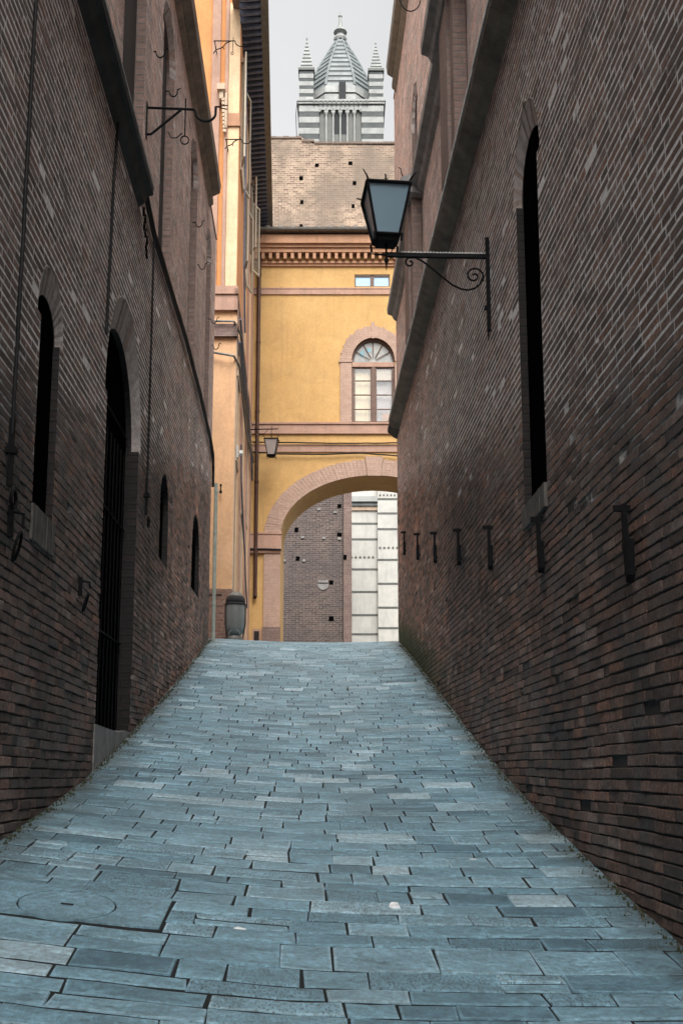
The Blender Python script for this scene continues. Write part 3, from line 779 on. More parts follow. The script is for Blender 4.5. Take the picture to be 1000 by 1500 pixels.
# left iron bracket
bz, by = 8.99, 10.45
m = MB(); X = -1.8
m.tube([(X - .03, by, bz), (X + .50, by, bz - .01)], .014, 8)
pts = [(X + .50, by, bz - .01), (X + .53, by, bz - .015)]
for k in range(13):
    a = PI * k / 12; pts.append((X + .655 - .11 * math.cos(a), by, bz - .05 - .10 * math.sin(a)))
pts.append((X + .765, by, bz + .03)); m.tube(pts, .014, 8)
m.tube([(X - .03, by, bz - .33), (X + .06, by, bz - .32), (X + .38, by, bz - .02)], .014, 8)
m.box(X - .01, X + .012, by - .03, by + .03, bz - .37, bz + .06)
m.tube([(X + .765, by, bz + .03), (X + .90, by, bz + .05)], .006, 5); m.tube([(X + .765, by, bz + .03), (X + .89, by, bz + .0)], .006, 5)
iron_thing('lamp_bracket', 'empty black iron bracket with a diagonal brace and hooked end on the left wall', 'bracket', m, (X, by, bz))
m = MB(); m.tube([(X + .43, by, bz + .12), (X + .43, by, bz - .34)], .008, 6)
m.tube([(X + .43 + .045 * math.sin(2 * PI * k / 14), by, bz - .385 + .05 * math.cos(2 * PI * k / 14)) for k in range(15)], .007, 6)
m.tube([(X + .40, by, bz - .3), (X + .34, by, bz - .36), (X + .28, by, bz - .36), (X + .25, by, bz - .30)], .006, 6)
iron_thing('hanging_rod', 'thin black rod with a ring at its foot hanging from the left wall bracket', 'rod', m, (X + .43, by, bz))

# cables on the left wall
def cable(name, label, pts, r, mat='cable', cat='cable', group=None):
    # densify with slight irregularity
    P = [Vector(p) for p in pts]; out = []; rr = random.Random(len(label))
    for a, b in zip(P, P[1:]):
        n = max(2, int((b - a).length / .25))
        for k in range(n):
            q = a.lerp(b, k / n); j = .006 if (k or out) else 0
            out.append(q + Vector((0, rr.uniform(-j, j), rr.uniform(-j, j))))
    out.append(P[-1]); m = MB(); m.tube(out, r, 8)
    return iron_thing(name, label, cat, m, tuple(P[0]), group, mat)
CX = -1.765
cable('hanging_cable', 'black cable running down the left wall left of the first arched window', [(CX, 6.02, 7.64), (CX, 6.0, 6.6), (CX, 5.97, 3.7)], .013)
cable('hanging_cable', 'black cable running down the left wall just left of the doorway arch', [(CX, 8.75, 7.64), (CX, 8.66, 7), (CX, 8.58, 5.5)], .014)
cable('hanging_cable', 'thin black cable hanging between the doorway and the small windows on the left', [(CX, 11.02, 7.72), (CX, 11.05, 6.4), (CX, 11.06, 4.75)], .012)
cable('sagging_cable', 'thick black cable running along the left wall from the ledge to the far corner', [(CX, 10.2, 7.95), (CX, 11.0, 7.82), (CX, 12.4, 7.86), (CX, 14.2, 7.93), (CX, 16.2, 7.88), (CX, 18.0, 7.74), (CX, 18.7, 7.6), (CX, 18.78, 7.3), (CX, 18.78, 7.0)], .026)
cable('sagging_cable', 'thinner black cable twisted just under the thick one along the left wall', [(CX, 10.25, 7.85), (CX, 11.1, 7.72), (CX, 12.6, 7.80), (CX, 14.2, 7.86), (CX, 16.2, 7.8), (CX, 18.0, 7.66), (CX, 18.73, 7.4)], .014)
m = MB()
for k in range(7):
    a = 7.66 - k * .055; m.tube([(CX + .012 + .01 * math.sin(k * 2), 10.22 + .05 * k + .02 * math.sin(9 * q), a - .05 + .05 * math.cos(2 * PI * q / 8)) for q in range(9)], .012, 6)
iron_thing('cable_coil', 'knotted bundle of black cable at the far end of the black ledge', 'cable', m, (CX, 10.22, 7.6))
# knob ends/insulators along cables
def clamp(label, yv, z):
    m = MB(); m.box(-1.785, -1.755, yv - .018, yv + .018, z - .22, z + .2); m.box(-1.80, -1.735, yv - .028, yv + .028, z - .02, z + .02)
    m.tube([(-1.74, yv + .05 * math.cos(2 * PI * k / 14), z - .30 + .055 * math.sin(2 * PI * k / 14)) for k in range(15)], .011, 6)
    iron_thing('cable_clamp', label, 'clamp', m, (-1.8, yv, z))
clamp('black iron clamp and ring at the foot of the leftmost cable', 5.98, 3.6)
clamp('black iron clamp and ring at the foot of the thin cable right of the doorway', 11.08, 4.72)
def ring_holder(label, yv, z, s=1.0):
    m = MB(); X = -1.8
    m.box(X - .01, X + .03, yv - .02 * s, yv + .02 * s, z + .02, z + .26 * s)
    m.tube([(X + .02, yv, z + .22 * s), (X + .09, yv, z + .20 * s), (X + .09, yv, z + .08)], .012 * s, 6)
    m.tube([(X + .06 + .02 * math.cos(2 * PI * k / 16), yv + .05 * s * math.sin(2 * PI * k / 16), z - .05 * s + .11 * s * math.cos(2 * PI * k / 16)) for k in range(17)], .012 * s, 7)
    iron_thing('tethering_ring', label, 'ring', m, (X, yv, z))
ring_holder('black iron tethering ring at the far left edge, below the first cable', 6.1, 3.08, .8)
ring_holder('black iron tethering ring on the left wall between the first window and the doorway', 8.05, 3.05, .65)

# corner drainpipe on left building
m = MB(); m.tube([(-1.70, 18.72, 4.05), (-1.70, 18.72, 7.05)], .034, 10)
for z in (4.75, 6.1, 6.9): m.lathe([(.034, z - .02), (.043, z - .02), (.043, z + .02), (.034, z + .02)], -1.70, 18.72, 10)
iron_thing('drainpipe', 'pale green drainpipe standing in the far corner of the left brick building', 'pipe', m, (-1.70, 18.72, 4.05), mat='greenpipe')

# ---------------------------------------------------------------- big street lantern on the right wall
def horn(m, p, out, h, r):
    x, yv, z = p; pts = []
    for k in range(7):
        t = k / 6; pts.append((x + out[0] * (.15 * t + .5 * t * t - .25 * math.sin(PI * t)) * h, yv + out[1] * (.15 * t + .5 * t * t - .25 * math.sin(PI * t)) * h, z + h * t))
    m.tube(pts, r, 6, r2=r * .3)
def lantern(root, cx, cy, zt, zb, wt, wb, rot, horns=.1, glass='lampglass'):
    cr, sr = math.cos(rot), math.sin(rot)
    def T(a, b, z): return (cx + a * cr - b * sr, cy + a * sr + b * cr, z)
    top = [(-wt, -wt), (wt, -wt), (wt, wt), (-wt, wt)]; bot = [(-wb, -wb), (wb, -wb), (wb, wb), (-wb, wb)]
    f = MB(); th = wt * .07
    for k in range(4):
        q = (k + 1) % 4
        f.tube([T(*top[k], zt), T(*bot[k], zb)], th, 6)
        f.tube([T(*top[k], zt), T(*top[q], zt)], th * 1.15, 6); f.tube([T(*bot[k], zb), T(*bot[q], zb)], th, 6)
        f.tube([T(bot[k][0] * 1.18, bot[k][1] * 1.18, zb - .0), T(bot[k][0] * 1.12, bot[k][1] * 1.12, zb - wt * .36)], th * .8, 5)
    # bottom pan
    hb = wb * .95
    f.faces([T(a, b, zb) for a, b in bot] + [T(a * .8, b * .8, zb - wt * .25) for a, b in bot], [(0, 1, 5, 4), (1, 2, 6, 5), (2, 3, 7, 6), (3, 0, 4, 7), (4, 5, 6, 7)])
    f.build('frame', 'iron', root)
    for k in range(4):
        q = (k + 1) % 4; g_ = MB(); i_ = .93
        a, b, c, d = T(top[k][0] * i_, top[k][1] * i_, zt - .01), T(top[q][0] * i_, top[q][1] * i_, zt - .01), T(bot[q][0] * i_, bot[q][1] * i_, zb + .01), T(bot[k][0] * i_, bot[k][1] * i_, zb + .01)
        nrm = (Vector(b) - Vector(a)).cross(Vector(d) - Vector(a)).normalized() * .004
        o8 = [Vector(p) for p in (a, b, c, d)]
        g_.faces([p - nrm for p in o8] + [p + nrm for p in o8], [(0, 1, 2, 3), (7, 6, 5, 4), (0, 4, 5, 1), (1, 5, 6, 2), (2, 6, 7, 3), (3, 7, 4, 0)])
        g_.build('pane', glass, root)
    r_ = MB()   # low hipped cap with a spiky finial
    hz = wt * .55
    r_.faces([T(a * 1.03, b * 1.03, zt + .005) for a, b in top] + [T(a * .35, b * .35, zt + hz * .32) for a, b in top] + [T(0, 0, zt + hz * .5)],
             [(0, 1, 5, 4), (1, 2, 6, 5), (2, 3, 7, 6), (3, 0, 4, 7), (4, 5, 8), (5, 6, 8), (6, 7, 8), (7, 4, 8), (3, 2, 1, 0)])
    r_.build('cap', 'iron', root)
    if horns:
        h_ = MB()
        for a, b in top: 
            ox, oy = T(a, b, 0)[0] - cx, T(a, b, 0)[1] - cy; L = math.hypot(ox, oy)
            horn(h_, T(a, b, zt - .02), (ox / L, oy / L), wt * .5, th * 1.1)
            h_.build('corner_spike', 'iron', root); h_ = MB()
        n_ = MB(); zf = zt + hz * .4
        n_.tube([T(0, 0, zf), T(0, 0, zf + wt * .75)], th * 1.1, 6, r2=th * .5)
        for k in range(8):
            a = k * 2.4; zz = zf + wt * (.12 + .07 * k)
            n_.tube([T(0, 0, zz), T(wt * .16 * math.cos(a), wt * .16 * math.sin(a), zz + wt * .10)], th * .45, 4, r2=th * .15)
        n_.build('finial', 'iron', root)

LY = 9.47; LZ = 6.77; LX = .775
lamp = thing('street_lantern', 'large black iron lantern with blue grey glass on scrolled arm from right wall', 'lantern', (1.8, LY, LZ))
m = MB()
m.box(1.765, 1.80, LY - .02, LY + .02, 5.98, 6.96); m.box(1.74, 1.80, LY - .012, LY + .012, 6.2, 6.24)
m.tube([(1.775, LY, 6.05), (1.775, LY, 5.88)], .014, 6, r2=.004)
m.build('wall_bar', 'iron', lamp)
m = MB(); m.box(.78, 1.775, LY - .018, LY + .018, LZ - .028, LZ + .012); m.tube([(.79, LY, LZ - .008), (.60, LY, LZ + .002)], .014, 6, r2=.004)
m.build('arm', 'iron', lamp)
m = MB()   # added wavy white tube, painting the highlight on top of the arm
m.tube([(1.76 - k * .008, LY - .004 + .007 * math.cos(k * 1.6), LZ + .022 + .006 * math.sin(k * 1.6)) for k in range(106)], .0065, 5)
m.build('arm_highlight', 'white', lamp)
def spiral(cx, cz, r0, r1, a0, a1, n=26):
    return [(cx + (r0 + (r1 - r0) * k / n) * math.cos(a0 + (a1 - a0) * k / n), LY, cz + (r0 + (r1 - r0) * k / n) * math.sin(a0 + (a1 - a0) * k / n)) for k in range(n + 1)]
sc = MB()
# image of the scroll: small curl under the lantern end, long sweep, big curl at the wall
A = spiral(1.01, LZ - .085, .012, .052, PI * 2.6, PI * .55)
sw = [(1.06, LZ - .03), (1.12, LZ - .06), (1.19, LZ - .11), (1.27, LZ - .18), (1.35, LZ - .25), (1.43, LZ - .315), (1.51, LZ - .355), (1.58, LZ - .365), (1.65, LZ - .345), (1.70, LZ - .30), (1.735, LZ - .23)]
sc.tube(A + [(a, LY, z) for a, z in sw], .0095, 7)
Bs = spiral(1.645, LZ - .215, .095, .012, -.1 * PI, 2.75 * PI)
sc.tube([(1.735, LY, LZ - .27)] + Bs, .0095, 7)
sc.build('scroll', 'iron', lamp)
m = MB(); m.tube([(LX, LY, 6.9), (LX, LY, 6.62)], .014, 6, r2=.006); m.tube([(LX + .03, LY, 6.86), (LX + .06, LY, 6.82), (LX + .05, LY, 6.79)], .006, 5)
m.lathe([(.010, 6.73), (.022, 6.72), (.022, 6.70), (.008, 6.66), (.003, 6.60)], LX, LY, 8)
m.build('stem', 'iron', lamp)
lantern(lamp, LX, LY, 7.42, 6.93, .215, .115, math.radians(4), .1)

# ---------------------------------------------------------------- yellow building with the archway
FD = 31.0
YB = fthing('archway_building', 'yellow plastered building closing the street with a wide brick arch at its foot', 'building', 0, FD, 4.5)
big = Op(1.01, .685, 12.55, 14.61, .78); sm = Op(.99, .57, 17.14, 17.56, 0); arch = Op(1.02, 2.90, 4.5, 8.92, 1.92)
big.zb, big.sp, sm.zb, sm.sp, arch.zb, arch.sp = 12.55, 14.61, 17.14, 17.56, 4.4, 8.92
w = MB()
panel(w, lambda u, z: (u, FD, z), -2.87, 6.5, 4.4, 18.7, [big, sm, arch], 0)
back = [Op(1.02, 2.90, 4.4, 8.92, 1.92)]; back[0].zb, back[0].sp = 4.4, 8.92
panel(w, lambda u, z: (u, FD + 1.75, z), -2.87, 6.5, 4.4, 18.7, back, 0)
A = arc(1.02, 2.9, 8.92, 1.92, 28)
for k in range(28):
    w.face([(A[k][0], FD, A[k][1]), (A[k + 1][0], FD, A[k + 1][1]), (A[k + 1][0], FD + 1.75, A[k + 1][1]), (A[k][0], FD + 1.75, A[k][1])])
for u in (1.02 - 2.9, 1.02 + 2.9): w.face([(u, FD, 4.4), (u, FD + 1.75, 4.4), (u, FD + 1.75, 8.92), (u, FD, 8.92)])
w.face([(6.5, FD, 4.4), (6.5, FD + 1.75, 4.4), (6.5, FD + 1.75, 18.7), (6.5, FD, 18.7)])
w.face([(-2.87, FD, 18.7), (6.5, FD, 18.7), (6.5, FD + 1.75, 18.7), (-2.87, FD + 1.75, 18.7)])
w.build('wall', 'yellow', YB)
# arch surround: brick voussoirs
def vouss(mb, cx, sp, ha, ra, hb, rb, n, d0, d1, a0=0, a1=PI, jit=.012, mat=0):
    for k in range(n):
        t0 = a0 + (a1 - a0) * (k + .02) / n; t1 = a0 + (a1 - a0) * (k + .98) / n; e = R.uniform(-jit, jit)
        q = [(cx + ha * math.cos(t0), sp + ra * math.sin(t0)), (cx + (hb + e) * math.cos(t0), sp + (rb + e) * math.sin(t0)), (cx + (hb + e) * math.cos(t1), sp + (rb + e) * math.sin(t1)), (cx + ha * math.cos(t1), sp + ra * math.sin(t1))]
        dd = d0 + R.uniform(0, .008)
        mb.prism(q, 'y', dd, d1, mat, R.random())
s = MB(); vouss(s, 1.02, 8.92, 2.9, 1.92, 3.41, 2.44, 78, FD - .05, FD + .05)
s.build('arch_surround', 'pinkvous' if 'pinkvous' in M else 'pinkstone', YB)
s = MB(); s.prism([(.82, 10.82), (1.22, 10.82), (1.30, 11.44), (.74, 11.44)], 'y', FD - .08, FD - .01); s.build('keystone', 'pinkstone', YB)
# jamb, impost, base
s = MB(); s.box(-2.39, -1.885, FD - .05, FD + .3, 6.05, 8.42); s.build('arch_jamb', 'pinkstone', YB)
s = MB(); s.box(-2.42, -1.88, FD - .07, FD + .3, 4.4, 6.05); s.build('jamb_base', 'pilaster', YB)
s = MB(); s.box(-2.87, -1.86, FD - .075, FD + .02, 8.42, 8.95); s.box(-2.87, -1.84, FD - .10, FD - .07, 8.36, 8.44); s.box(-2.87, -1.84, FD - .10, FD + .01, 8.95, 9.0)
s.build('impost', 'pinktrim', YB)
# string courses
s = MB(); s.box(-2.87, 6.5, FD - .05, FD, 12.26, 12.50); s.box(-2.87, 6.5, FD - .09, FD - .0, 12.50, 12.56); s.box(-2.87, 6.5, FD - .07, FD, 12.19, 12.26)
s.build('sill_course', 'pinktrim', YB)
s = MB(); s.box(-2.87, 6.5, FD - .045, FD, 11.60, 11.80); s.box(-2.87, 6.5, FD - .06, FD, 11.80, 11.84); s.build('lower_course', 'pinktrim', YB)
s = MB(); s.box(-2.87, 6.5, FD - .045, FD, 16.86, 17.04); s.box(-2.87, 6.5, FD - .06, FD, 17.04, 17.08); s.build('upper_course', 'pinktrim', YB)
# cornice
s = MB(); s.box(-2.87, 6.5, FD - .06, FD, 17.82, 17.9); s.box(-2.87, 6.5, FD - .10, FD, 17.9, 17.98); s.box(-2.87, 6.5, FD - .26, FD, 18.20, 18.34)
s.box(-2.87, 6.5, FD - .32, FD, 18.34, 18.44); s.box(-2.87, 6.5, FD - .40, FD, 18.44, 18.72); s.build('cornice', 'redtrim', YB)
d0 = None
for k in range(30):
    a = -2.80 + k * .235
    if d0 is None:
        s = MB(); s.box(a, a + .10, FD - .24, FD, 17.99, 18.195); d0 = s.build('dentil', 'redtrim', YB)
    else:
        c = d0.copy(); C.objects.link(c); c.parent = YB; c.location = (k * .235, 0, 0)
s = MB()
pr = [(FD - .52 + .07 * math.cos(PI + PI * k / 8), 18.86 + .07 * math.sin(PI + PI * k / 8)) for k in range(9)]
s.prism(pr + [(FD - .44, 18.88), (FD - .60, 18.88)], 'x', -2.87, 6.5); s.build('gutter', 'gutter', YB)
s = MB()
for k in range(24):
    a = -2.75 + k * .4
    for j, (rz, off) in enumerate(((.10, 0), )):
        pts = []
        n = 8; front = [(a + .095 * math.cos(PI * q / n), FD - .52, 18.89 + .10 * math.sin(PI * q / n)) for q in range(n + 1)]
        bk = [(p[0], FD + .9, p[2] + .36) for p in front]
        s.faces(front + bk, [(q, q + 1, n + 2 + q, n + 1 + q) for q in range(n)] + [tuple(range(n + 1))], 0, R.random())
        s.faces([(p[0] * .0 + a + (p[0] - a) * .8, p[1] - .002, 18.89 + (p[2] - 18.89) * .75) for p in front], [tuple(range(n + 1))], 1)
s.box(-2.87, 6.5, FD - .5, FD - .35, 18.80, 18.885, 0)
s.face([(-2.87, FD - .5, 18.885), (6.5, FD - .5, 18.885), (6.5, FD + .9, 19.24), (-2.87, FD + .9, 19.24)], 0)
s.face([(-2.87, FD + 2.3, 18.885), (6.5, FD + 2.3, 18.885), (6.5, FD + .9, 19.24), (-2.87, FD + .9, 19.24)], 0)
s.build('roof', ['tile', 'palestone'], YB)
# arched window
W = MB(); wc = 1.01
Aw = arc(wc, .685, 14.61, .78, 20); Ai = arc(wc, .625, 14.61, .715, 20)
for k in range(20):
    W.faces([(Aw[k][0], FD + .10, Aw[k][1]), (Aw[k + 1][0], FD + .10, Aw[k + 1][1]), (Ai[k + 1][0], FD + .10, Ai[k + 1][1]), (Ai[k][0], FD + .10, Ai[k][1]),
             (Aw[k][0], FD + .18, Aw[k][1]), (Aw[k + 1][0], FD + .18, Aw[k + 1][1]), (Ai[k + 1][0], FD + .18, Ai[k + 1][1]), (Ai[k][0], FD + .18, Ai[k][1])], [(0, 1, 2, 3), (3, 2, 6, 7)])
    W.face([(Aw[k][0], FD, Aw[k][1]), (Aw[k + 1][0], FD, Aw[k + 1][1]), (Aw[k + 1][0], FD + .2, Aw[k + 1][1]), (Aw[k][0], FD + .2, Aw[k][1])])
for u in (wc - .685, wc + .685):
    W.face([(u, FD, 12.55), (u, FD + .2, 12.55), (u, FD + .2, 14.61), (u, FD, 14.61)])
W.box(wc - .685, wc - .63, FD + .10, FD + .18, 12.55, 14.61); W.box(wc + .63, wc + .685, FD + .10, FD + .18, 12.55, 14.61)
W.box(wc - .63, wc + .63, FD + .10, FD + .18, 12.55, 12.61)
W.box(wc - .05, wc + .06, FD + .07, FD + .17, 12.61, 14.47)
for z in (13.05, 13.53, 14.0):
    W.box(wc - .63, wc - .05, FD + .11, FD + .15, z - .014, z + .014); W.box(wc + .06, wc + .63, FD + .11, FD + .15, z - .014, z + .014)
for u in (-.6, -.07, .085, .6): W.box(wc + u - .02, wc + u + .02, FD + .10, FD + .16, 12.61, 14.44)
for z in (12.63, 14.43): W.box(wc - .62, wc - .06, FD + .10, FD + .16, z - .02, z + .02); W.box(wc + .07, wc + .62, FD + .10, FD + .16, z - .02, z + .02)
for k in range(1, 6):
    a = PI * k / 6; W.tube([(wc + .12 * math.cos(a), FD + .13, 14.66 + .12 * math.sin(a)), (wc + .64 * math.cos(a), FD + .13, 14.63 + .72 * math.sin(a))], .014, 5)
win = W.build('arched_window', 'woodframe', YB)
s = MB(); s.box(wc - .68, wc + .68, FD + .06, FD + .17, 14.45, 14.60); s.build('transom', 'pinktrim', win)
def folds(mb, u0, u1, z0, z1, d, mat=0):
    n = 40; P_ = []
    for k in range(n + 1):
        u = u0 + (u1 - u0) * k / n; P_.append((u, d + .004 * math.sin(k * .6) + .004 * math.sin(k * .37)))
    for a, b in zip(P_, P_[1:]): mb.face([(a[0], a[1], z0), (b[0], b[1], z0), (b[0], b[1], z1), (a[0], a[1], z1)], mat)
s = MB(); folds(s, wc - .64, wc - .02, 12.5, 14.5, FD + .24); s.build('curtain', 'reflectY', win)  # added wavy sheet, its colour imitates the left panes' reflection
for a_, b_ in ((wc - .625, wc - .055), (wc + .065, wc + .625)):
    s = MB(); s.box(a_, b_, FD + .128, FD + .132, 12.6, 14.45); s.build('pane', 'clear', win)
s = MB(); folds(s, wc + .02, wc + .64, 12.5, 14.5, FD + .24)
s.box(wc + .28, wc + .56, FD + .155, FD + .163, 12.62, 12.92, 1); s.box(wc + .08, wc + .6, FD + .155, FD + .163, 14.02, 14.40, 2)
s.build('curtain', ['reflectW', 'redtrim', 'shutter'], win)  # added sheet behind the right panes, coloured like their reflection
s = MB(); s.face([(u, FD + .17, z) for u, z in arc(wc, .65, 14.60, .74, 20)]); 
s.face([(wc - .42, FD + .166, 14.86), (wc - .30, FD + .166, 14.78), (wc - .30, FD + .166, 15.05), (wc - .42, FD + .166, 14.98)], 1)
s.face([(wc - .22, FD + .166, 14.98), (wc - .07, FD + .166, 14.98), (wc - .07, FD + .166, 15.12), (wc - .20, FD + .166, 15.12)], 1)
s.build('fanlight', ['fan', 'fanblue'], win)
s = MB(); s.box(wc - 1.05, wc - .685, FD - .04, FD + .02, 12.56, 14.55); s.box(wc + .685, wc + 1.05, FD - .04, FD + .02, 12.56, 14.55)
vouss(s, wc, 14.61, .685, .78, 1.05, 1.17, 44, FD - .04, FD + .03, jit=.03)
s.box(wc - 1.09, wc - .67, FD - .065, FD + .02, 14.56, 14.62)
s.build('window_surround', 'pinkstone', YB)
s = MB(); s.prism([(wc - .05, 15.36), (wc + .04, 15.36), (wc + .05, 15.92), (wc - .06, 15.9)], 'y', FD - .06, FD - .02); s.build('window_keystone', 'pinkstone', YB)
# small window
s = MB(); s.box(.42, 1.56, FD + .02, FD + .1, 17.50, 17.56); s.box(.42, 1.56, FD + .02, FD + .1, 17.14, 17.17)
for a, b in ((.42, .46), (.93, 1.05), (1.52, 1.56)): s.box(a, b, FD + .02, FD + .1, 17.14, 17.56)
for z, z2 in ((17.14, 17.14), (17.56, 17.56)): s.face([(.42, FD, z), (1.56, FD, z), (1.56, FD + .12, z), (.42, FD + .12, z)])
for u in (.42, 1.56): s.face([(u, FD, 17.14), (u, FD + .12, 17.14), (u, FD + .12, 17.56), (u, FD, 17.56)])
sw_ = s.build('small_window', 'woodframe', YB)
for a, b in ((.46, .93), (1.05, 1.52)):
    s = MB(); s.box(a, b, FD + .06, FD + .068, 17.17, 17.50); s.build('pane', 'blueglass', sw_)
# little niche vent at the foot
s = MB(); s.box(-2.72, -2.46, FD - .02, FD + .0, 5.6, 6.0); s.build('foot_vent', 'pinktrim', YB)
s = MB(); s.box(-2.67, -2.51, FD - .026, FD - .019, 5.6, 5.93); s.build('vent_opening', 'revealbrick', YB)

# downpipe of the yellow facade
x0, y0_ = FR(-2.64, FD - .12)
m = MB(); m.tube([(x0, y0_, 7.05), (x0, y0_, 17.7), (x0, y0_, 18.2)], .058, 12)
m.tube([(x0, y0_, 18.15), (x0, y0_ - .12, 18.45), (x0, y0_ - .36, 18.78)], .055, 12)
for z in (8.3, 10.6, 12.9, 15.2, 17.5): m.lathe([(.058, z - .03), (.072, z - .03), (.072, z + .03), (.058, z + .03)], x0, y0_, 12)
m.tube([(x0, y0_, 7.1), (x0, y0_ - .02, 6.98), (x0, y0_ - .06, 6.95)], .062, 12)
iron_thing('drainpipe', 'long brown copper downpipe on the left of the yellow facade', 'pipe', m, (x0, y0_, 7.05), mat='copper')

def fcable(name, label, pts, r, cat='cable', mat='cable'):
    P = []
    for (u, D, z) in pts: a, b = FR(u, D); P.append((a, b, z))
    return cable(name, label, P, r, mat, cat)
fcable('facade_cable', 'thin dark cable running level across the yellow facade below the window course', [(-2.8, FD - .1, 11.9), (0, FD - .1, 11.86), (2.6, FD - .1, 11.88), (5, FD - .1, 11.9)], .022)
fcable('facade_cable', 'thin dark cable sagging across the yellow facade above the brick arch', [(-2.8, FD - .12, 11.58), (-1.9, FD - .12, 11.5), (-.6, FD - .1, 11.5), (.6, FD - .1, 11.54), (1.7, FD - .1, 11.46), (3, FD - .1, 11.48)], .022)
fcable('facade_cable', 'dark pipe across the impost left of the brick arch', [(-2.86, FD - .13, 8.47), (-1.85, FD - .13, 8.45)], .03)

# small hanging lantern
hl = thing('hanging_lantern', 'small black lantern with pale glass hanging before the yellow facade', 'lantern', (*FR(-2.15, 30.0), 12.0))
lx, ly = FR(-2.13, 30.0)
m = MB(); p0 = FR(-2.85, 30.0); p1 = FR(-1.93, 30.0)
m.tube([(*p0, 12.0), (*p1, 12.02)], .018, 6)
m.tube([(lx, ly, 12.12), (lx, ly, 11.72)], .010, 6)
m.tube([(*FR(-2.62, 30), 11.99), (*FR(-2.5, 30), 11.86), (*FR(-2.38, 30), 11.84), (*FR(-2.24, 30), 11.99)], .009, 6)
m.build('arm', 'iron', hl)
lantern(hl, lx, ly, 11.66, 11.18, .205, .11, math.radians(-2), .1, glass='smallglass')

# ---------------------------------------------------------------- peach building
def rside(D): return -2.39 - .0511 * (D - 22)
PB = fthing('peach_building', 'tall peach and orange plastered building with deep rafter eaves on the left', 'building', -2.39, 22, 4.4)
ZP = 19.3
w = MB()
fp = [(-9, 22), (-2.39, 22), (rside(31.0), 30.99), (-9, 30.99)]
w.prism(fp, 'z', 4.3, 12.5, 0)
w.prism(fp, 'z', 12.5, ZP, 1)
w.prism([(-9, ZP), (-2.40, ZP), (-2.40, ZP + 3.2), (-9, ZP + 5)], 'y', 22.0, 22.3, 1)
w.build('wall', ['peach', 'orange'], PB)
def sidebox(mb, D0, D1, out, z0, z1, inn=.05, mat=0):
    a, b = rside(D0), rside(D1)
    mb.prism([(a - inn, D0), (a + out, D0), (b + out, D1), (b - inn, D1)], 'z', z0, z1, mat)
s = MB(); s.box(-3.4, -2.385, 21.93, 22.05, 4.3, 5.62); s.box(-3.4, -2.60, 21.90, 22.05, 5.5, 5.62); sidebox(s, 21.95, 24, .03, 4.3, 5.5); s.build('brick_base', 'redbrick', PB)
s = MB(); s.box(-3.4, -2.36, 21.90, 22.02, 12.05, 12.42); s.box(-3.4, -2.34, 21.86, 22.02, 12.42, 12.55); s.box(-3.4, -2.35, 21.88, 22.02, 12.47, 12.62)
sidebox(s, 21.9, 30.9, .02, 12.05, 12.42); sidebox(s, 21.86, 30.9, .04, 12.42, 12.56); s.build('string_course', 'pinktrim', PB)
s = MB(); s.box(-3.4, -2.36, 21.90, 22.02, 11.42, 11.72); sidebox(s, 21.9, 30.9, .025, 11.42, 11.72); s.build('lower_string_course', 'pilaster', PB)
# corner pilaster panels on the front
s = MB(); s.box(-2.66, -2.40, 21.95, 22.0, 12.62, 16.62); s.build('front_panel', 'cream', PB)
s = MB(); s.box(-2.66, -2.40, 21.95, 22.0, 16.95, 19.85); s.build('front_panel', 'cream', PB)
s = MB(); s.box(-2.74, -2.665, 21.90, 22.0, 12.62, 22); s.box(-3.06, -2.86, 21.92, 22.0, 12.62, 22); s.build('pilaster_strip', 'pinktrim', PB)
s = MB(); s.box(-2.68, -2.37, 21.90, 22.01, 16.62, 16.72); s.box(-2.68, -2.38, 21.92, 22.01, 16.72, 16.95); s.build('panel_band', 'redtrim', PB)
s = MB(); s.box(-2.9, -2.72, 21.74, 22.0, 17.45, 17.6); s.box(-2.86, -2.76, 21.80, 22.0, 17.25, 17.45)
for k in range(9): s.box(-2.80 + k * .006, -2.73 + k * .006, 21.8, 21.86, 17.2 - k * .1, 17.27 - k * .1)
s.box(-2.72, -2.67, 21.80, 21.84, 16.5, 17.4)
s.build('carved_bracket', 'whitetrim', PB)
# vertical trims on the side face
for (D0, D1, mt, z0, z1, out) in ((22.02, 22.5, 'whitetrim', 5.6, 12.0, .02), (23.0, 23.5, 'cream', 5.6, 12.0, .02), (24.4, 25.2, 'pinktrim', 5.2, 19.2, .03), (25.6, 26.3, 'cream', 5.2, 19.2, .02), (27.2, 27.9, 'pinktrim', 5.2, 19.2, .04), (28.6, 29.3, 'cream', 5.2, 19.2, .02), (30.0, 30.9, 'pinktrim', 5.2, 19.2, .03)):
    s = MB(); sidebox(s, D0, D1, out, z0, z1); s.build('wall_strip', mt, PB)
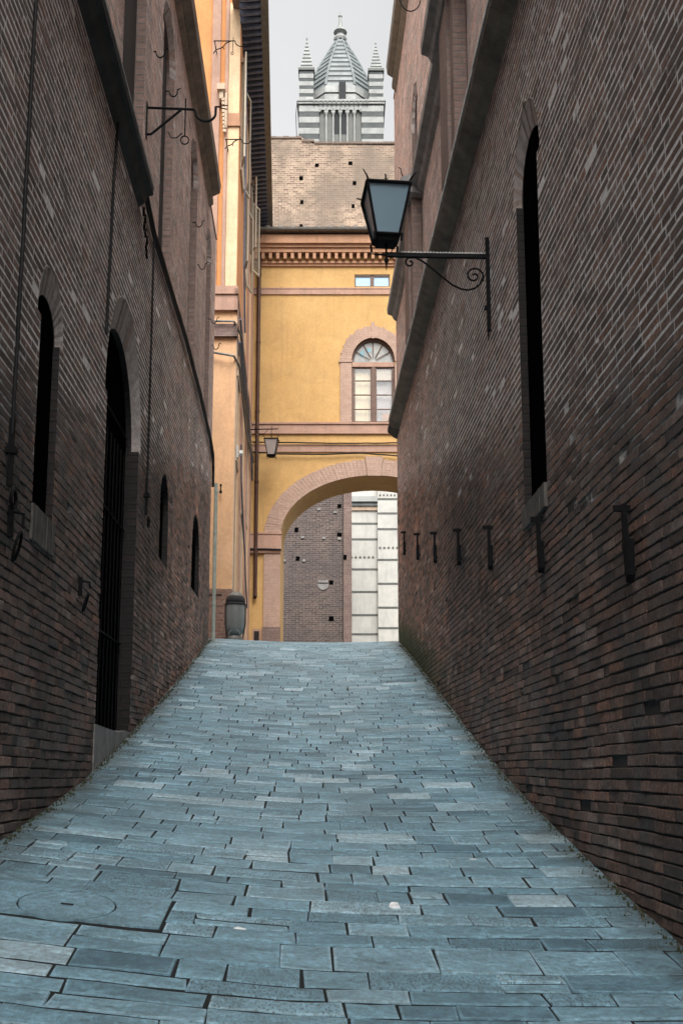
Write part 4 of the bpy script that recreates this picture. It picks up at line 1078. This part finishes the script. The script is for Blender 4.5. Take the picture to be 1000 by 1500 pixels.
# windows with louvred shutters on the side face
def side_window(D, z0, z1, ang, sh=True, gl='glass'):
    s = MB(); sidebox(s, D - .5, D + .5, .045, z0 - .08, z0); sidebox(s, D - .5, D - .42, .04, z0, z1); sidebox(s, D + .42, D + .5, .04, z0, z1); sidebox(s, D - .55, D + .55, .06, z1, z1 + .12)
    f = s.build('side_window', 'whitetrim', PB)
    s = MB(); sidebox(s, D - .42, D + .42, .012, z0, z1, .0); s.build('pane', gl, f)
    if sh:
        for sg in (-1, 1):
            s = MB(); hx, hd = rside(D + sg * .47) + .05, D + sg * .47
            ca, sa = math.sin(ang), math.cos(ang) * sg
            def q(t, z, o=0): return (hx + ca * t - sa * o * 1.0 * 0 + (o if False else 0), hd + sa * t, z)
            Lw = .45; nrm = (-sa, ca)
            def pt(t, z, o): return (hx + ca * t + nrm[0] * o, hd + sa * t + nrm[1] * o, z)
            def bar(t0, t1, za, zb_, th=.018):
                p8 = [pt(t0, za, -th), pt(t1, za, -th), pt(t1, za, th), pt(t0, za, th), pt(t0, zb_, -th), pt(t1, zb_, -th), pt(t1, zb_, th), pt(t0, zb_, th)]
                s.faces(p8, [(0, 3, 2, 1), (4, 5, 6, 7), (0, 1, 5, 4), (1, 2, 6, 5), (2, 3, 7, 6), (3, 0, 4, 7)])
            bar(0, .05, z0, z1); bar(Lw - .05, Lw, z0, z1); bar(.05, Lw - .05, z0, z0 + .06); bar(.05, Lw - .05, z1 - .06, z1)
            n = int((z1 - z0) / .07)
            for k in range(1, n): 
                zz = z0 + (z1 - z0) * k / n
                s.face([pt(.05, zz - .02, -.015), pt(Lw - .05, zz - .02, -.015), pt(Lw - .05, zz + .03, .015), pt(.05, zz + .03, .015)])
            s.build('shutter', 'shutter', f)
for (D, z0, z1, a) in ((22.9, 15.9, 18.6, .22), (25.4, 14.6, 16.8, .2), (28.2, 16.5, 18.7, .42)):
    side_window(D, z0, z1, a)
side_window(22.75, 8.7, 10.6, 0, False); side_window(25.3, 6.0, 8.0, 0, False); side_window(28.0, 8.6, 10.8, .1, False)
# eaves with rafters
s = MB()
def eoff(D, o): return (rside(D) + o, D)
s.prism([(rside(20.9) - .0, 20.9), (rside(20.9) + .52, 20.9), (rside(31.6) + .47, 31.6), (rside(31.6) - .05, 31.6)], 'z', ZP + .12, ZP + .2)
s.build('soffit', 'soffit', PB)
n = 46
rf0 = None
for k in range(n):
    D = 20.95 + k * .228
    if rf0 is None:
        s = MB(); a = rside(D); s.prism([(a - .02, ZP), (a + .44, ZP + .05), (a + .49, ZP + .115), (a - .02, ZP + .115)], 'y', D, D + .085)
        rf0 = s.build('rafter', 'rafter', PB); D0_ = D
    else:
        c = rf0.copy(); C.objects.link(c); c.parent = PB; c.location = (rside(D) - rside(D0_), D - D0_, 0)
s = MB(); a, b = rside(20.9) + .50, rside(31.6) + .44
s.prism([(a - .02, 20.9), (a + .16, 20.9), (b + .17, 31.6), (b - .02, 31.6)], 'z', ZP + .10, ZP + .24); s.build('gutter', 'gutter', PB)
s = MB(); s.faces([(-9, 22.3, ZP + .2), (a - .1, 20.9, ZP + .24), (b - .1, 31.6, ZP + .24), (-9, 31.6, ZP + .2), (-9, 22.3, ZP + 2.4), (-9, 31.6, ZP + 2.4), (a - .75, 20.9, ZP + .42), (a - .75, 22.3, ZP + .42)], [(1, 6, 7, 2), (7, 4, 5, 2), (0, 7, 4), (3, 2, 5), (0, 4, 5, 3)]); s.build('roof', 'tile', PB)

# cables and pipes on the peach building
fcable('facade_cable', 'brown pipe crossing the peach wall high beside the left brick corner', [(-2.95, 21.82, 11.74), (-2.42, 21.82, 11.73), (rside(22.4) + .1, 22.4, 11.65), (rside(24) + .1, 24, 11.2), (rside(27) + .1, 27, 11.0), (rside(30.8) + .1, 30.8, 11.2)], .028, 'pipe', 'gutter')
fcable('facade_cable', 'grey pipe crossing the peach wall halfway up, below the other pipe', [(-2.95, 21.84, 11.02), (-2.42, 21.84, 10.92), (rside(22.3) + .08, 22.3, 10.85), (rside(26) + .09, 26, 10.5), (rside(30.8) + .1, 30.8, 11.3)], .03, 'pipe', 'gutter')
def scable(label, pts, r=.018):
    return fcable('wall_cable', label, [(rside(D) + .08, D, z) for D, z in pts], r, 'cable', 'rafter')
scable('upper dark cable of the bundle sweeping down the side of the peach building', [(22.3, 12.0), (24, 11.7), (27, 11.6), (30, 11.1), (30.7, 10.6)], .025)
scable('lower dark cable of the bundle on the side of the peach building', [(22.2, 11.4), (23.5, 11.2), (26, 11.1), (29, 10.9), (30.9, 10.9)], .022)
scable('thin zigzag cable low on the side of the peach building above the bin', [(23.5, 9.4), (23.9, 8.6), (25.5, 7.6), (26.4, 7.3), (26.8, 6.8), (28.2, 6.2)], .02)
scable('long thin vertical cable under the eaves of the peach building', [(23.2, 19.0), (23.3, 17), (23.6, 14), (24.6, 12.7)], .02)
# iron brackets in front of the peach building
def small_bracket(label, x_, D, z, L, dec):
    m = MB(); 
    def q(a, dz): u, v = FR(x_ + a, D); return (u, v, z + dz)
    m.tube([q(0, 0), q(L * .62, 0)], .012, 6)
    pts = [q(L * .62 + .19 * L * (1 - math.cos(PI * k / 10)), -.18 * L * math.sin(PI * k / 10)) for k in range(11)] + [q(L * 1.08, .02)]
    m.tube(pts, .011, 6)
    m.tube([q(L * .5, 0), q(L * .35, -.08 * L), q(L * .27, -.2 * L), q(L * .2, -.24 * L), q(L * .08, -.28 * L), q(0, -.40 * L)], .012, 6)
    m.tube([q(L * .27, -.2 * L), q(L * .31, -.27 * L)], .01, 6)
    m.tube([q(L * .57, .12 * L), q(L * .55, -.35 * L if dec else -.02)], .008, 6)
    if dec: m.tube([q(L * .545 + .035 * L * math.sin(2 * PI * k / 12), -.40 * L + .045 * L * math.cos(2 * PI * k / 12)) for k in range(13)], .008, 6)
    m.tube([(q(0.02, 0)[0], q(0.02, 0)[1], z), (*FR(x_ + .02, 22.0), z)], .012, 6)
    iron_thing('iron_bracket', label, 'bracket', m, q(0, 0))
small_bracket('upper black iron bracket with a hanging ring on the peach building', -2.97, 21.5, 18.5, .80, True)
small_bracket('lower black iron bracket without a ring on the peach building', -2.66, 21.5, 16.0, .60, False)
m = MB(); u_, v_ = FR(-2.66, 21.9)
m.lathe([(.0, 0), (.03, .01), (.03, .06), (.012, .07), (.012, .16), (.022, .17), (.022, .21), (0, .22)], 0, 0, 8)
o = m.build('iron_catch', 'iron', None, origin=(0, 0, 0)); o.location = (u_, v_, 7.75); tag(o, 'tiny black iron catch on the peach wall beside the left brick corner', 'catch')
# security camera
sc_ = thing('security_camera', 'small white security camera on the side wall of the peach building', 'camera', (*FR(rside(23) + .1, 23), 9.0))
cx_, cy_ = FR(rside(23) + .1, 23)
m = MB(); m.box(cx_ - .03, cx_ + .05, cy_ - .12, cy_ + .06, 8.98, 9.06); m.build('body', 'white', sc_)
m = MB(); m.tube([(cx_ - .12, cy_, 8.95), (cx_, cy_, 9.0)], .02, 8); m.box(cx_ - .16, cx_ - .06, cy_ - .08, cy_ + .08, 8.9, 9.2); m.build('mount', 'white', sc_)

# litter bin
bx, bD = -2.235, 21.35
bx_, by_ = FR(bx, bD); bz_ = 4.36
BN = thing('litter_bin', 'dark grey domed litter bin standing at the foot of the peach building', 'bin', (bx_, by_, bz_))
def lz(mb, prof, mat=0, n=20): mb.lathe([(r, bz_ + z) for r, z in prof], bx_, by_, n, mat)
m = MB(); lz(m, [(.12, .0), (.15, .03), (.155, .12), (.12, .16), (.05, .18)]); m.build('foot', 'gutter', BN, smooth=True)
m = MB(); lz(m, [(.10, .16), (.165, .20), (.195, .34), (.205, .55), (.205, .80), (.20, .83)]); m.build('body', 'scooter', BN, smooth=True)
m = MB(); lz(m, [(.207, .80), (.225, .81), (.225, .835), (.205, .85)], 0); lz(m, [(.21, .835), (.205, .93), (.185, .97), (.17, .985)]); m.build('lid', 'rubber', BN, smooth=True)
m = MB(); lz(m, [(.175, .985), (.165, 1.0), (.11, 1.07), (.05, 1.10), (.02, 1.105)]); m.build('cap', 'gutter', BN, smooth=True)
m = MB(); m.tube([(bx_ + .12 * math.cos(PI * k / 10), by_ - .16, bz_ + .16 + .1 * math.sin(PI * k / 10)) for k in range(11)], .012, 6); m.build('hoop', 'screen', BN)
m = MB()
for sg in (-1, 1): m.tube([(bx_ + sg * .212, by_, bz_ + .8), (bx_ + sg * .212, by_, bz_ + .4), (bx_ + sg * .16, by_, bz_ + .1)], .014, 6)
m.build('frame', 'rubber', BN)

# ---------------------------------------------------------------- buildings behind the arch
BB = fthing('brick_building', 'purplish brown brick building seen through the left part of the arch', 'building', -3, 45, 4.4)
w = MB(); holes = [(-1.48, 11.35), (-1.45, 9.9), (.06, 8.1) , (.0, 9.0), (.05, 11.3), (.08, 13.6)]
holes = []
def fac(x, yv, D):
    u = (x - 500) / 1500; v = (895 - yv) / 1500
    f = math.cos(PITCH) - v * math.sin(PITCH); z = math.sin(PITCH) + v * math.cos(PITCH)
    return u / f * D, EYE + z / f * D
for px, py in ((434, 776), (436, 818), (485, 853), (485, 906), (497, 741), (497, 783), (505, 817)): holes.append(fac(px, py, 45))
w.box(-8, .08, 45.0, 52, 4.3, 16.5, 0); w.box(.09, .46, 44.88, 52, 4.3, 16.5, 1); w.build('wall', ['brickBack', 'pilaster'], BB)
for u, z in holes:
    s = MB(); h1, h2 = R.uniform(.08, .12), R.uniform(.08, .11); dd = 44.985 if u < .05 else 44.86; s.prism([(u - h1, z - h2), (u + h1 * .9, z - h2 * 1.1), (u + h1, z + h2 * .9), (u - h1 * .85, z + h2)], 'y', dd, dd + .03); s.build('putlog_hole', 'dark', BB)
for px, py in ((467, 746), (491, 750), (443, 787), (474, 788), (497, 789), (416, 821), (445, 821)):
    u, z = fac(px, py, 45); s = MB(); s.prism([(u - .08, z - .05), (u + .07, z - .06), (u + .08, z + .04), (u - .05, z + .06)], 'y', 44.95, 45.02); s.build('stone_block', 'palestone', BB)
s = MB(); u, z = fac(473, 852, 45); s.box(u - .22, u + .22, 44.94, 45.01, z - .05, z + .05); s.prism([(u + .25 * math.cos(PI + PI * k / 8), z - .1 + .28 * math.sin(PI + PI * k / 8)) for k in range(9)], 'y', 44.97, 45.01); s.build('blocked_niche', 'palestone', BB)
s = MB(); s.box(-8, .5, 44.7, 52.2, 16.5, 16.7); s.build('roof', 'tile', BB)

MBd = fthing('marble_building', 'white marble building with thin dark bands seen through the arch', 'building', 2, 55, 4.4)
w = MB(); w.box(-1, 8, 55, 60, 4.3, 18.5, 0); w.build('wall', 'marble', MBd)
w = MB(); w.box(1.98, 3.05, 54.7, 55, 4.3, 18.5, 0); w.box(3.12, 5, 54.78, 55, 4.3, 18.5, 0); w.build('buttress', 'marble', MBd)
s = MB()
for py in (767, 790, 834, 867, 901, 929): u, z = fac(530, py, 55); s.box(-1, 1.98, 54.985, 55.01, z - .055, z + .055)
for z in (4.9, 5.9, 7.0, 8.0): s.box(-1, 1.98, 54.985, 55.01, z - .055, z + .055)
for py in (731, 752, 775, 820, 855, 890, 920):
    u, z = fac(565, py, 54.7); s.box(1.965, 3.06, 54.685, 54.72, z - .055, z + .055); s.box(3.10, 5.01, 54.765, 54.79, z - .055, z + .055)
s.build('dark_band', 'marbleG', MBd)
s = MB()
for k in range(9):
    u = .55 + k * .235; z = fac(530, 816.5, 55)[1]
    if u < 1.95: s.prism([(u - .075, z), (u, z - .085), (u + .075, z), (u, z + .085)], 'y', 54.98, 55.01)
for k in range(10):
    u = 2.1 + k * .235; z = fac(565, 802.5, 54.7)[1]; d = 54.68 if u < 3.05 else 54.76; s.prism([(u - .075, z), (u, z - .085), (u + .075, z), (u, z + .085)], 'y', d, d + .03)
for k in range(5):
    u = 2.12 + k * .2; z = fac(565, 725.5, 54.7)[1]; s.box(u - .05, u + .05, 54.68, 54.7, z - .05, z + .05)
s.build('diamond_inlay', 'marbleG', MBd)
s = MB(); z0 = fac(530, 748, 55)[1]; z1 = fac(530, 742, 55)[1]; z2 = fac(530, 737, 55)[1]; z3 = fac(530, 729, 55)[1]
s.box(-1, 1.97, 54.9, 55, z0, z1, 0); s.box(-1, 1.97, 54.8, 55, z1 + .01, z2, 1); s.box(-1, 1.97, 54.65, 55, z2 + .01, z3, 2); s.build('cornice', ['whitetrim', 'towerL', 'towerW'], MBd)
s = MB(); s.box(-1.2, 8.2, 54.6, 60.2, 18.5, 18.8); s.build('roof', 'tile', MBd)

# tall unfinished brick wall above the yellow roof
UW = fthing('brick_wall', 'tall tan brick wall with square holes rising above the yellow building', 'wall', 0, 65, 4.4)
w = MB()
w.prism([(-14, 4.3), (12, 4.3), (12, 44.45), (3.7, 44.5), (-1.6, 44.55), (-2.3, 44.75), (-2.7, 45.05), (-14, 45.0)], 'y', 65, 66.6)
w.build('wall_face', 'brickTan', UW)
w = MB()
for k in range(60):
    a = -14 + k * .433
    top = 45.0 if a < -2.9 else (44.6 if a > -2.2 else 44.75)
    w.box(a, a + .42, 64.93, 66.65, top - .02, top + .10 + R.uniform(0, .07), 0, R.random())
w.build('coping', 'tile', UW)
for px, py in ((441, 261), (442, 296), (441, 331), (464, 242), (513, 239), (519, 268), (517, 302), (505, 338)):
    u, z = fac(px, py, 65); s = MB(); h1, h2 = R.uniform(.10, .15), R.uniform(.10, .14); s.prism([(u - h1, z - h2), (u + h1 * .9, z - h2 * 1.1), (u + h1, z + h2 * .9), (u - h1 * .85, z + h2)], 'y', 64.97, 65.02); s.build('putlog_hole', 'dark', UW)
s = MB(); u, z = fac(467, 290, 65); L_ = []; Rr = []
for k in range(14):
    zz = 36 + (z + 2.2 - 36) * k / 13; L_.append((u - .42 + R.uniform(-.18, .12), zz)); Rr.append((u + .42 + R.uniform(-.12, .18), zz))
pass

# ---------------------------------------------------------------- striped bell tower
TW = fthing('bell_tower', 'striped marble bell tower with a pyramid spire and corner pinnacles', 'tower', 0, 110, 4.4)
TD = 110.0
def stripes(mb, boxf, z0, z1, h=.72, dark=.48, ph=0):
    z = z0; 
    while z < z1 - 1e-3:
        e = min(z + h, z1); zz = min(z + h * (1 - dark), z1)
        boxf(z, zz, 0)
        if e > zz: boxf(zz, e, 1)
        z = e
H1 = fac(450, 147, TD)[1]      # cornice
Hc = fac(450, 160, TD)[1]
per = 1.43
def tb(x0, x1, y0, y1):
    return lambda a, b, m_: T_.box(x0 + (.03 if m_ else 0), x1 - (.03 if m_ else 0), y0 + (.03 if m_ else 0), y1, a, b, m_)
T_ = MB()
zbase = H1 - per * 50
T_.box(-5, 4.95, TD + .4, TD + 10, 4.3, H1, 0)
stripes(T_, tb(-5, -2.62, TD, TD + .45), H1 - per * 16, H1 - .5, per)
stripes(T_, tb(2.36, 4.95, TD, TD + .45), H1 - per * 16, H1 - .5, per)
stripes(T_, tb(-5.02, -4.6, TD + .45, TD + 10), H1 - per * 16, H1 - .5, per)
T_.box(-5, -2.62, TD, TD + .45, 4.3, H1 - per * 16, 0); T_.box(2.36, 4.95, TD, TD + .45, 4.3, H1 - per * 16, 0)
T_.box(-2.62, 2.36, TD + .02, TD + .45, Hc, H1 - .5, 0); T_.box(-2.62, 2.36, TD, TD + .45, 4.3, Hc - 5.2, 0)
T_.build('shaft', ['towerW', 'towerG'], TW)
s = MB(); s.box(-5.15, 5.1, TD - .15, TD + 10.1, H1 - .5, H1 - .22, 0); s.box(-5.25, 5.2, TD - .25, TD + 10.2, H1 - .22, H1, 0); s.build('cornice', 'towerW', TW)
for k in range(13):
    s = MB(); a = -3.3 + k * .52; s.box(a, a + .2, TD - .26, TD - .1, H1 - .62, H1 - .24); s.build('corbel', 'towergrey', TW)
# loggia of columns
s = MB(); s.box(-2.6, 2.34, TD + .30, TD + .38, Hc - 5.2, Hc + .1, 0); s.box(-.9, .62, TD + .28, TD + .30, Hc - 3.0, Hc, 1); s.build('bell_chamber', ['towergrey', 'towerdark'], TW)
cw = 4.96 / 6
for k in range(1, 6):
    s = MB(); u = -2.62 + k * cw
    s.lathe([(.16, Hc - 5.2), (.11, Hc - 5.0), (.11, Hc - .75), (.14, Hc - .72), (.22, Hc - .45)], u, TD + .14, 10); s.box(u - .24, u + .24, TD - .06, TD + .3, Hc - .45, Hc - .3)
    s.build('column', 'towerW', TW)
s = MB()
for k in range(6):
    c = -2.62 + (k + .5) * cw
    for q in range(10):
        a0, a1 = PI * q / 10, PI * (q + 1) / 10; r0, r1 = cw * .33, cw * .5
        s.prism([(c + r0 * math.cos(a0), Hc - .32 + r0 * math.sin(a0)), (c + r1 * math.cos(a0), Hc - .32 + r1 * 1.0 * math.sin(a0)), (c + r1 * math.cos(a1), Hc - .32 + r1 * math.sin(a1)), (c + r0 * math.cos(a1), Hc - .32 + r0 * math.sin(a1))], 'y', TD - .04, TD + .3)
s.box(-2.62, 2.36, TD + .0, TD + .05, Hc + .08, Hc + .3); s.build('arcade', 'towerW', TW)
# corner pinnacles: four
def pinnacle(x0, x1, y0, top, apex):
    s = MB(); h = (top - H1) / 4
    for k in range(4): s.box(x0, x1, y0, y0 + (x1 - x0), H1 + k * h, H1 + k * h + h * .55, 0); s.box(x0 + .03, x1 - .03, y0 + .03, y0 + (x1 - x0) - .03, H1 + k * h + h * .55, H1 + (k + 1) * h, 1)
    s.box(x0 - .12, x1 + .12, y0 - .12, y0 + (x1 - x0) + .12, top, top + .3, 2)
    cx, cy = (x0 + x1) / 2, y0 + (x1 - x0) / 2; r = (x1 - x0) / 2 * 1.3; n = 8; zb = top + .3
    for k in range(n):
        f0, f1, fm = k / n, (k + 1) / n, (k + .52) / n
        s.lathe([(r * (1 - f0), zb + (apex - zb) * f0), (r * (1 - fm), zb + (apex - zb) * fm)], cx, cy, 4, 0, PI / 4)
        s.lathe([(r * (1 - fm) * .96, zb + (apex - zb) * fm), (r * (1 - f1) * .96 + .02, zb + (apex - zb) * f1)], cx, cy, 4, 1, PI / 4)
    s.lathe([(.05, apex - .2), (.12, apex), (.12, apex + .12), (.02, apex + .3), (.02, apex + .6)], cx, cy, 8, 0)
    s.build('pinnacle', ['towerW', 'towerG', 'towergrey'], TW)
tz = fac(450, 102, TD)[1]; az = fac(450, 49, TD)[1]
pinnacle(-5.0, -3.3, TD + .1, tz, az); pinnacle(3.25, 4.93, TD + .1, tz - .1, az - .6)
pinnacle(-5.0, -3.3, TD + 8.2, tz, az); pinnacle(3.25, 4.93, TD + 8.2, tz - .1, az - .6)
# octagonal drum and pyramid
cxT, cyT = -.15, TD + 5.0
zd0 = H1; zd1 = fac(497, 128, TD + 1.2)[1]; za = fac(494, 58, TD + 5)[1]
s = MB(); s.lathe([(4.75, zd0), (4.75, zd0 + (zd1 - zd0) * .5)], cxT, cyT, 8, 0, PI / 8); s.lathe([(4.6, zd0 + (zd1 - zd0) * .5), (4.6, zd0 + (zd1 - zd0) * .6)], cxT, cyT, 8, 1, PI / 8); s.lathe([(4.75, zd0 + (zd1 - zd0) * .6), (4.6, zd1)], cxT, cyT, 8, 0, PI / 8)
s.build('drum', ['towerW', 'towerG'], TW)
s = MB(); s.box(cxT - .45 + .3, cxT + .35 + .3, cyT - 4.6, cyT - 4.2, H1 + .02, zd1 + .2); s.build('drum_door', 'towerdark', TW)
s = MB(); n = 11
prof = lambda f: 4.5 * (1 - f) ** 0.93 * (1 + .10 * math.sin(PI * f)) + .45 * f
for k in range(n):
    f0, f1, fm = k / n, (k + 1) / n, (k + .55) / n
    s.lathe([(prof(f0), zd1 + (za - zd1) * f0), (prof(fm), zd1 + (za - zd1) * fm)], cxT, cyT, 8, 0, PI / 8)
    s.lathe([(prof(fm) * .985, zd1 + (za - zd1) * fm), (prof(f1) * .985, zd1 + (za - zd1) * f1)], cxT, cyT, 8, 1, PI / 8)
sp_ = s.build('spire', ['towerL', 'towerD'], TW)
s = MB()
for k in range(8):
    a = PI / 8 + 2 * PI * k / 8
    s.tube([(cxT + prof(q / 12) * 1.01 * math.cos(a), cyT + prof(q / 12) * 1.01 * math.sin(a), zd1 + (za - zd1) * q / 12) for q in range(13)], .17, 6, r2=.10)
s.build('ribs', 'towerL', sp_)
zt = za
s = MB(); z2 = fac(494, 17, TD + 5)[1]; hh = z2 - zt
s.lathe([(.75, zt - .3), (.85, zt), (.75, zt + .07 * hh), (.45, zt + .08 * hh), (.45, zt + .2 * hh), (.85, zt + .24 * hh), (.75, zt + .30 * hh), (.35, zt + .36 * hh), (.22, zt + .6 * hh), (.16, zt + .78 * hh), (.26, zt + .82 * hh), (.22, zt + .87 * hh), (.05, zt + .9 * hh), (.03, zt + hh)], cxT, cyT, 12)
s.build('spire_lantern', 'towerW', TW)
s = MB(); s.tube([(-5.2, TD - .1, H1 - .2), (-5.35, TD - .1, H1 - 2), (-5.2, TD - .1, H1 - 5.5), (-5.3, TD - .1, H1 - 9)], .04, 5); s.build('lightning_cable', 'iron', TW)

# ---------------------------------------------------------------- sky, sun, camera
SUN_EL = math.radians(52); SUN_AZ = math.radians(176)   # azimuth measured from +Y clockwise: behind the camera
scn = bpy.context.scene
wd = bpy.data.worlds.new('World'); scn.world = wd; wd.use_nodes = True; nt = wd.node_tree; nt.nodes.clear()
out = nt.nodes.new('ShaderNodeOutputWorld'); bg = nt.nodes.new('ShaderNodeBackground')
sky = nt.nodes.new('ShaderNodeTexSky'); sky.sky_type = 'NISHITA'; sky.sun_disc = False
sky.sun_elevation = SUN_EL; sky.sun_rotation = SUN_AZ; sky.dust_density = 5; sky.air_density = 1.2; sky.altitude = 300
hs = nt.nodes.new('ShaderNodeHueSaturation'); hs.inputs['Saturation'].default_value = .03
nt.links.new(sky.outputs[0], hs.inputs['Color'])
tc = nt.nodes.new('ShaderNodeTexCoord'); nn = nt.nodes.new('ShaderNodeTexNoise'); nn.inputs['Scale'].default_value = 2.2; nn.inputs['Detail'].default_value = 4
nt.links.new(tc.outputs['Generated'], nn.inputs['Vector'])
cloud = ramp(nt, nn.outputs[0], [(.3, .74), (.7, .95)])
c_ = mix(nt, 1.0, hs.outputs[0], cloud, 'MULTIPLY')
nt.links.new(c_, bg.inputs[0]); bg.inputs[1].default_value = .15
nt.links.new(bg.outputs[0], out.inputs[0])
sd = bpy.data.lights.new('sun', 'SUN'); sd.energy = 1.5; sd.angle = math.radians(40); sd.color = (1, .96, .90)
so = bpy.data.objects.new('sun', sd); C.objects.link(so)
dirv = Vector((math.sin(SUN_AZ) * math.cos(SUN_EL), math.cos(SUN_AZ) * math.cos(SUN_EL), math.sin(SUN_EL)))
so.rotation_euler = dirv.to_track_quat('Z', 'Y').to_euler(); so.location = (0, -5, 30)
cd = bpy.data.cameras.new('camera'); cam = bpy.data.objects.new('camera', cd); C.objects.link(cam)
cam.location = (0, 0, EYE); cam.rotation_euler = (PI / 2 + PITCH, 0, -YAW)
cd.sensor_fit = 'VERTICAL'; cd.sensor_height = 36; cd.sensor_width = 24; cd.lens = 36; cd.shift_y = 145 / 1500; cd.clip_end = 1000; cd.clip_start = .05
scn.camera = cam
vs = scn.view_settings; vs.view_transform = 'Standard'; vs.look = 'None'; vs.exposure = 1.2; vs.gamma = 1
for o in bpy.data.objects:
    if 'o0' in o: del o['o0']
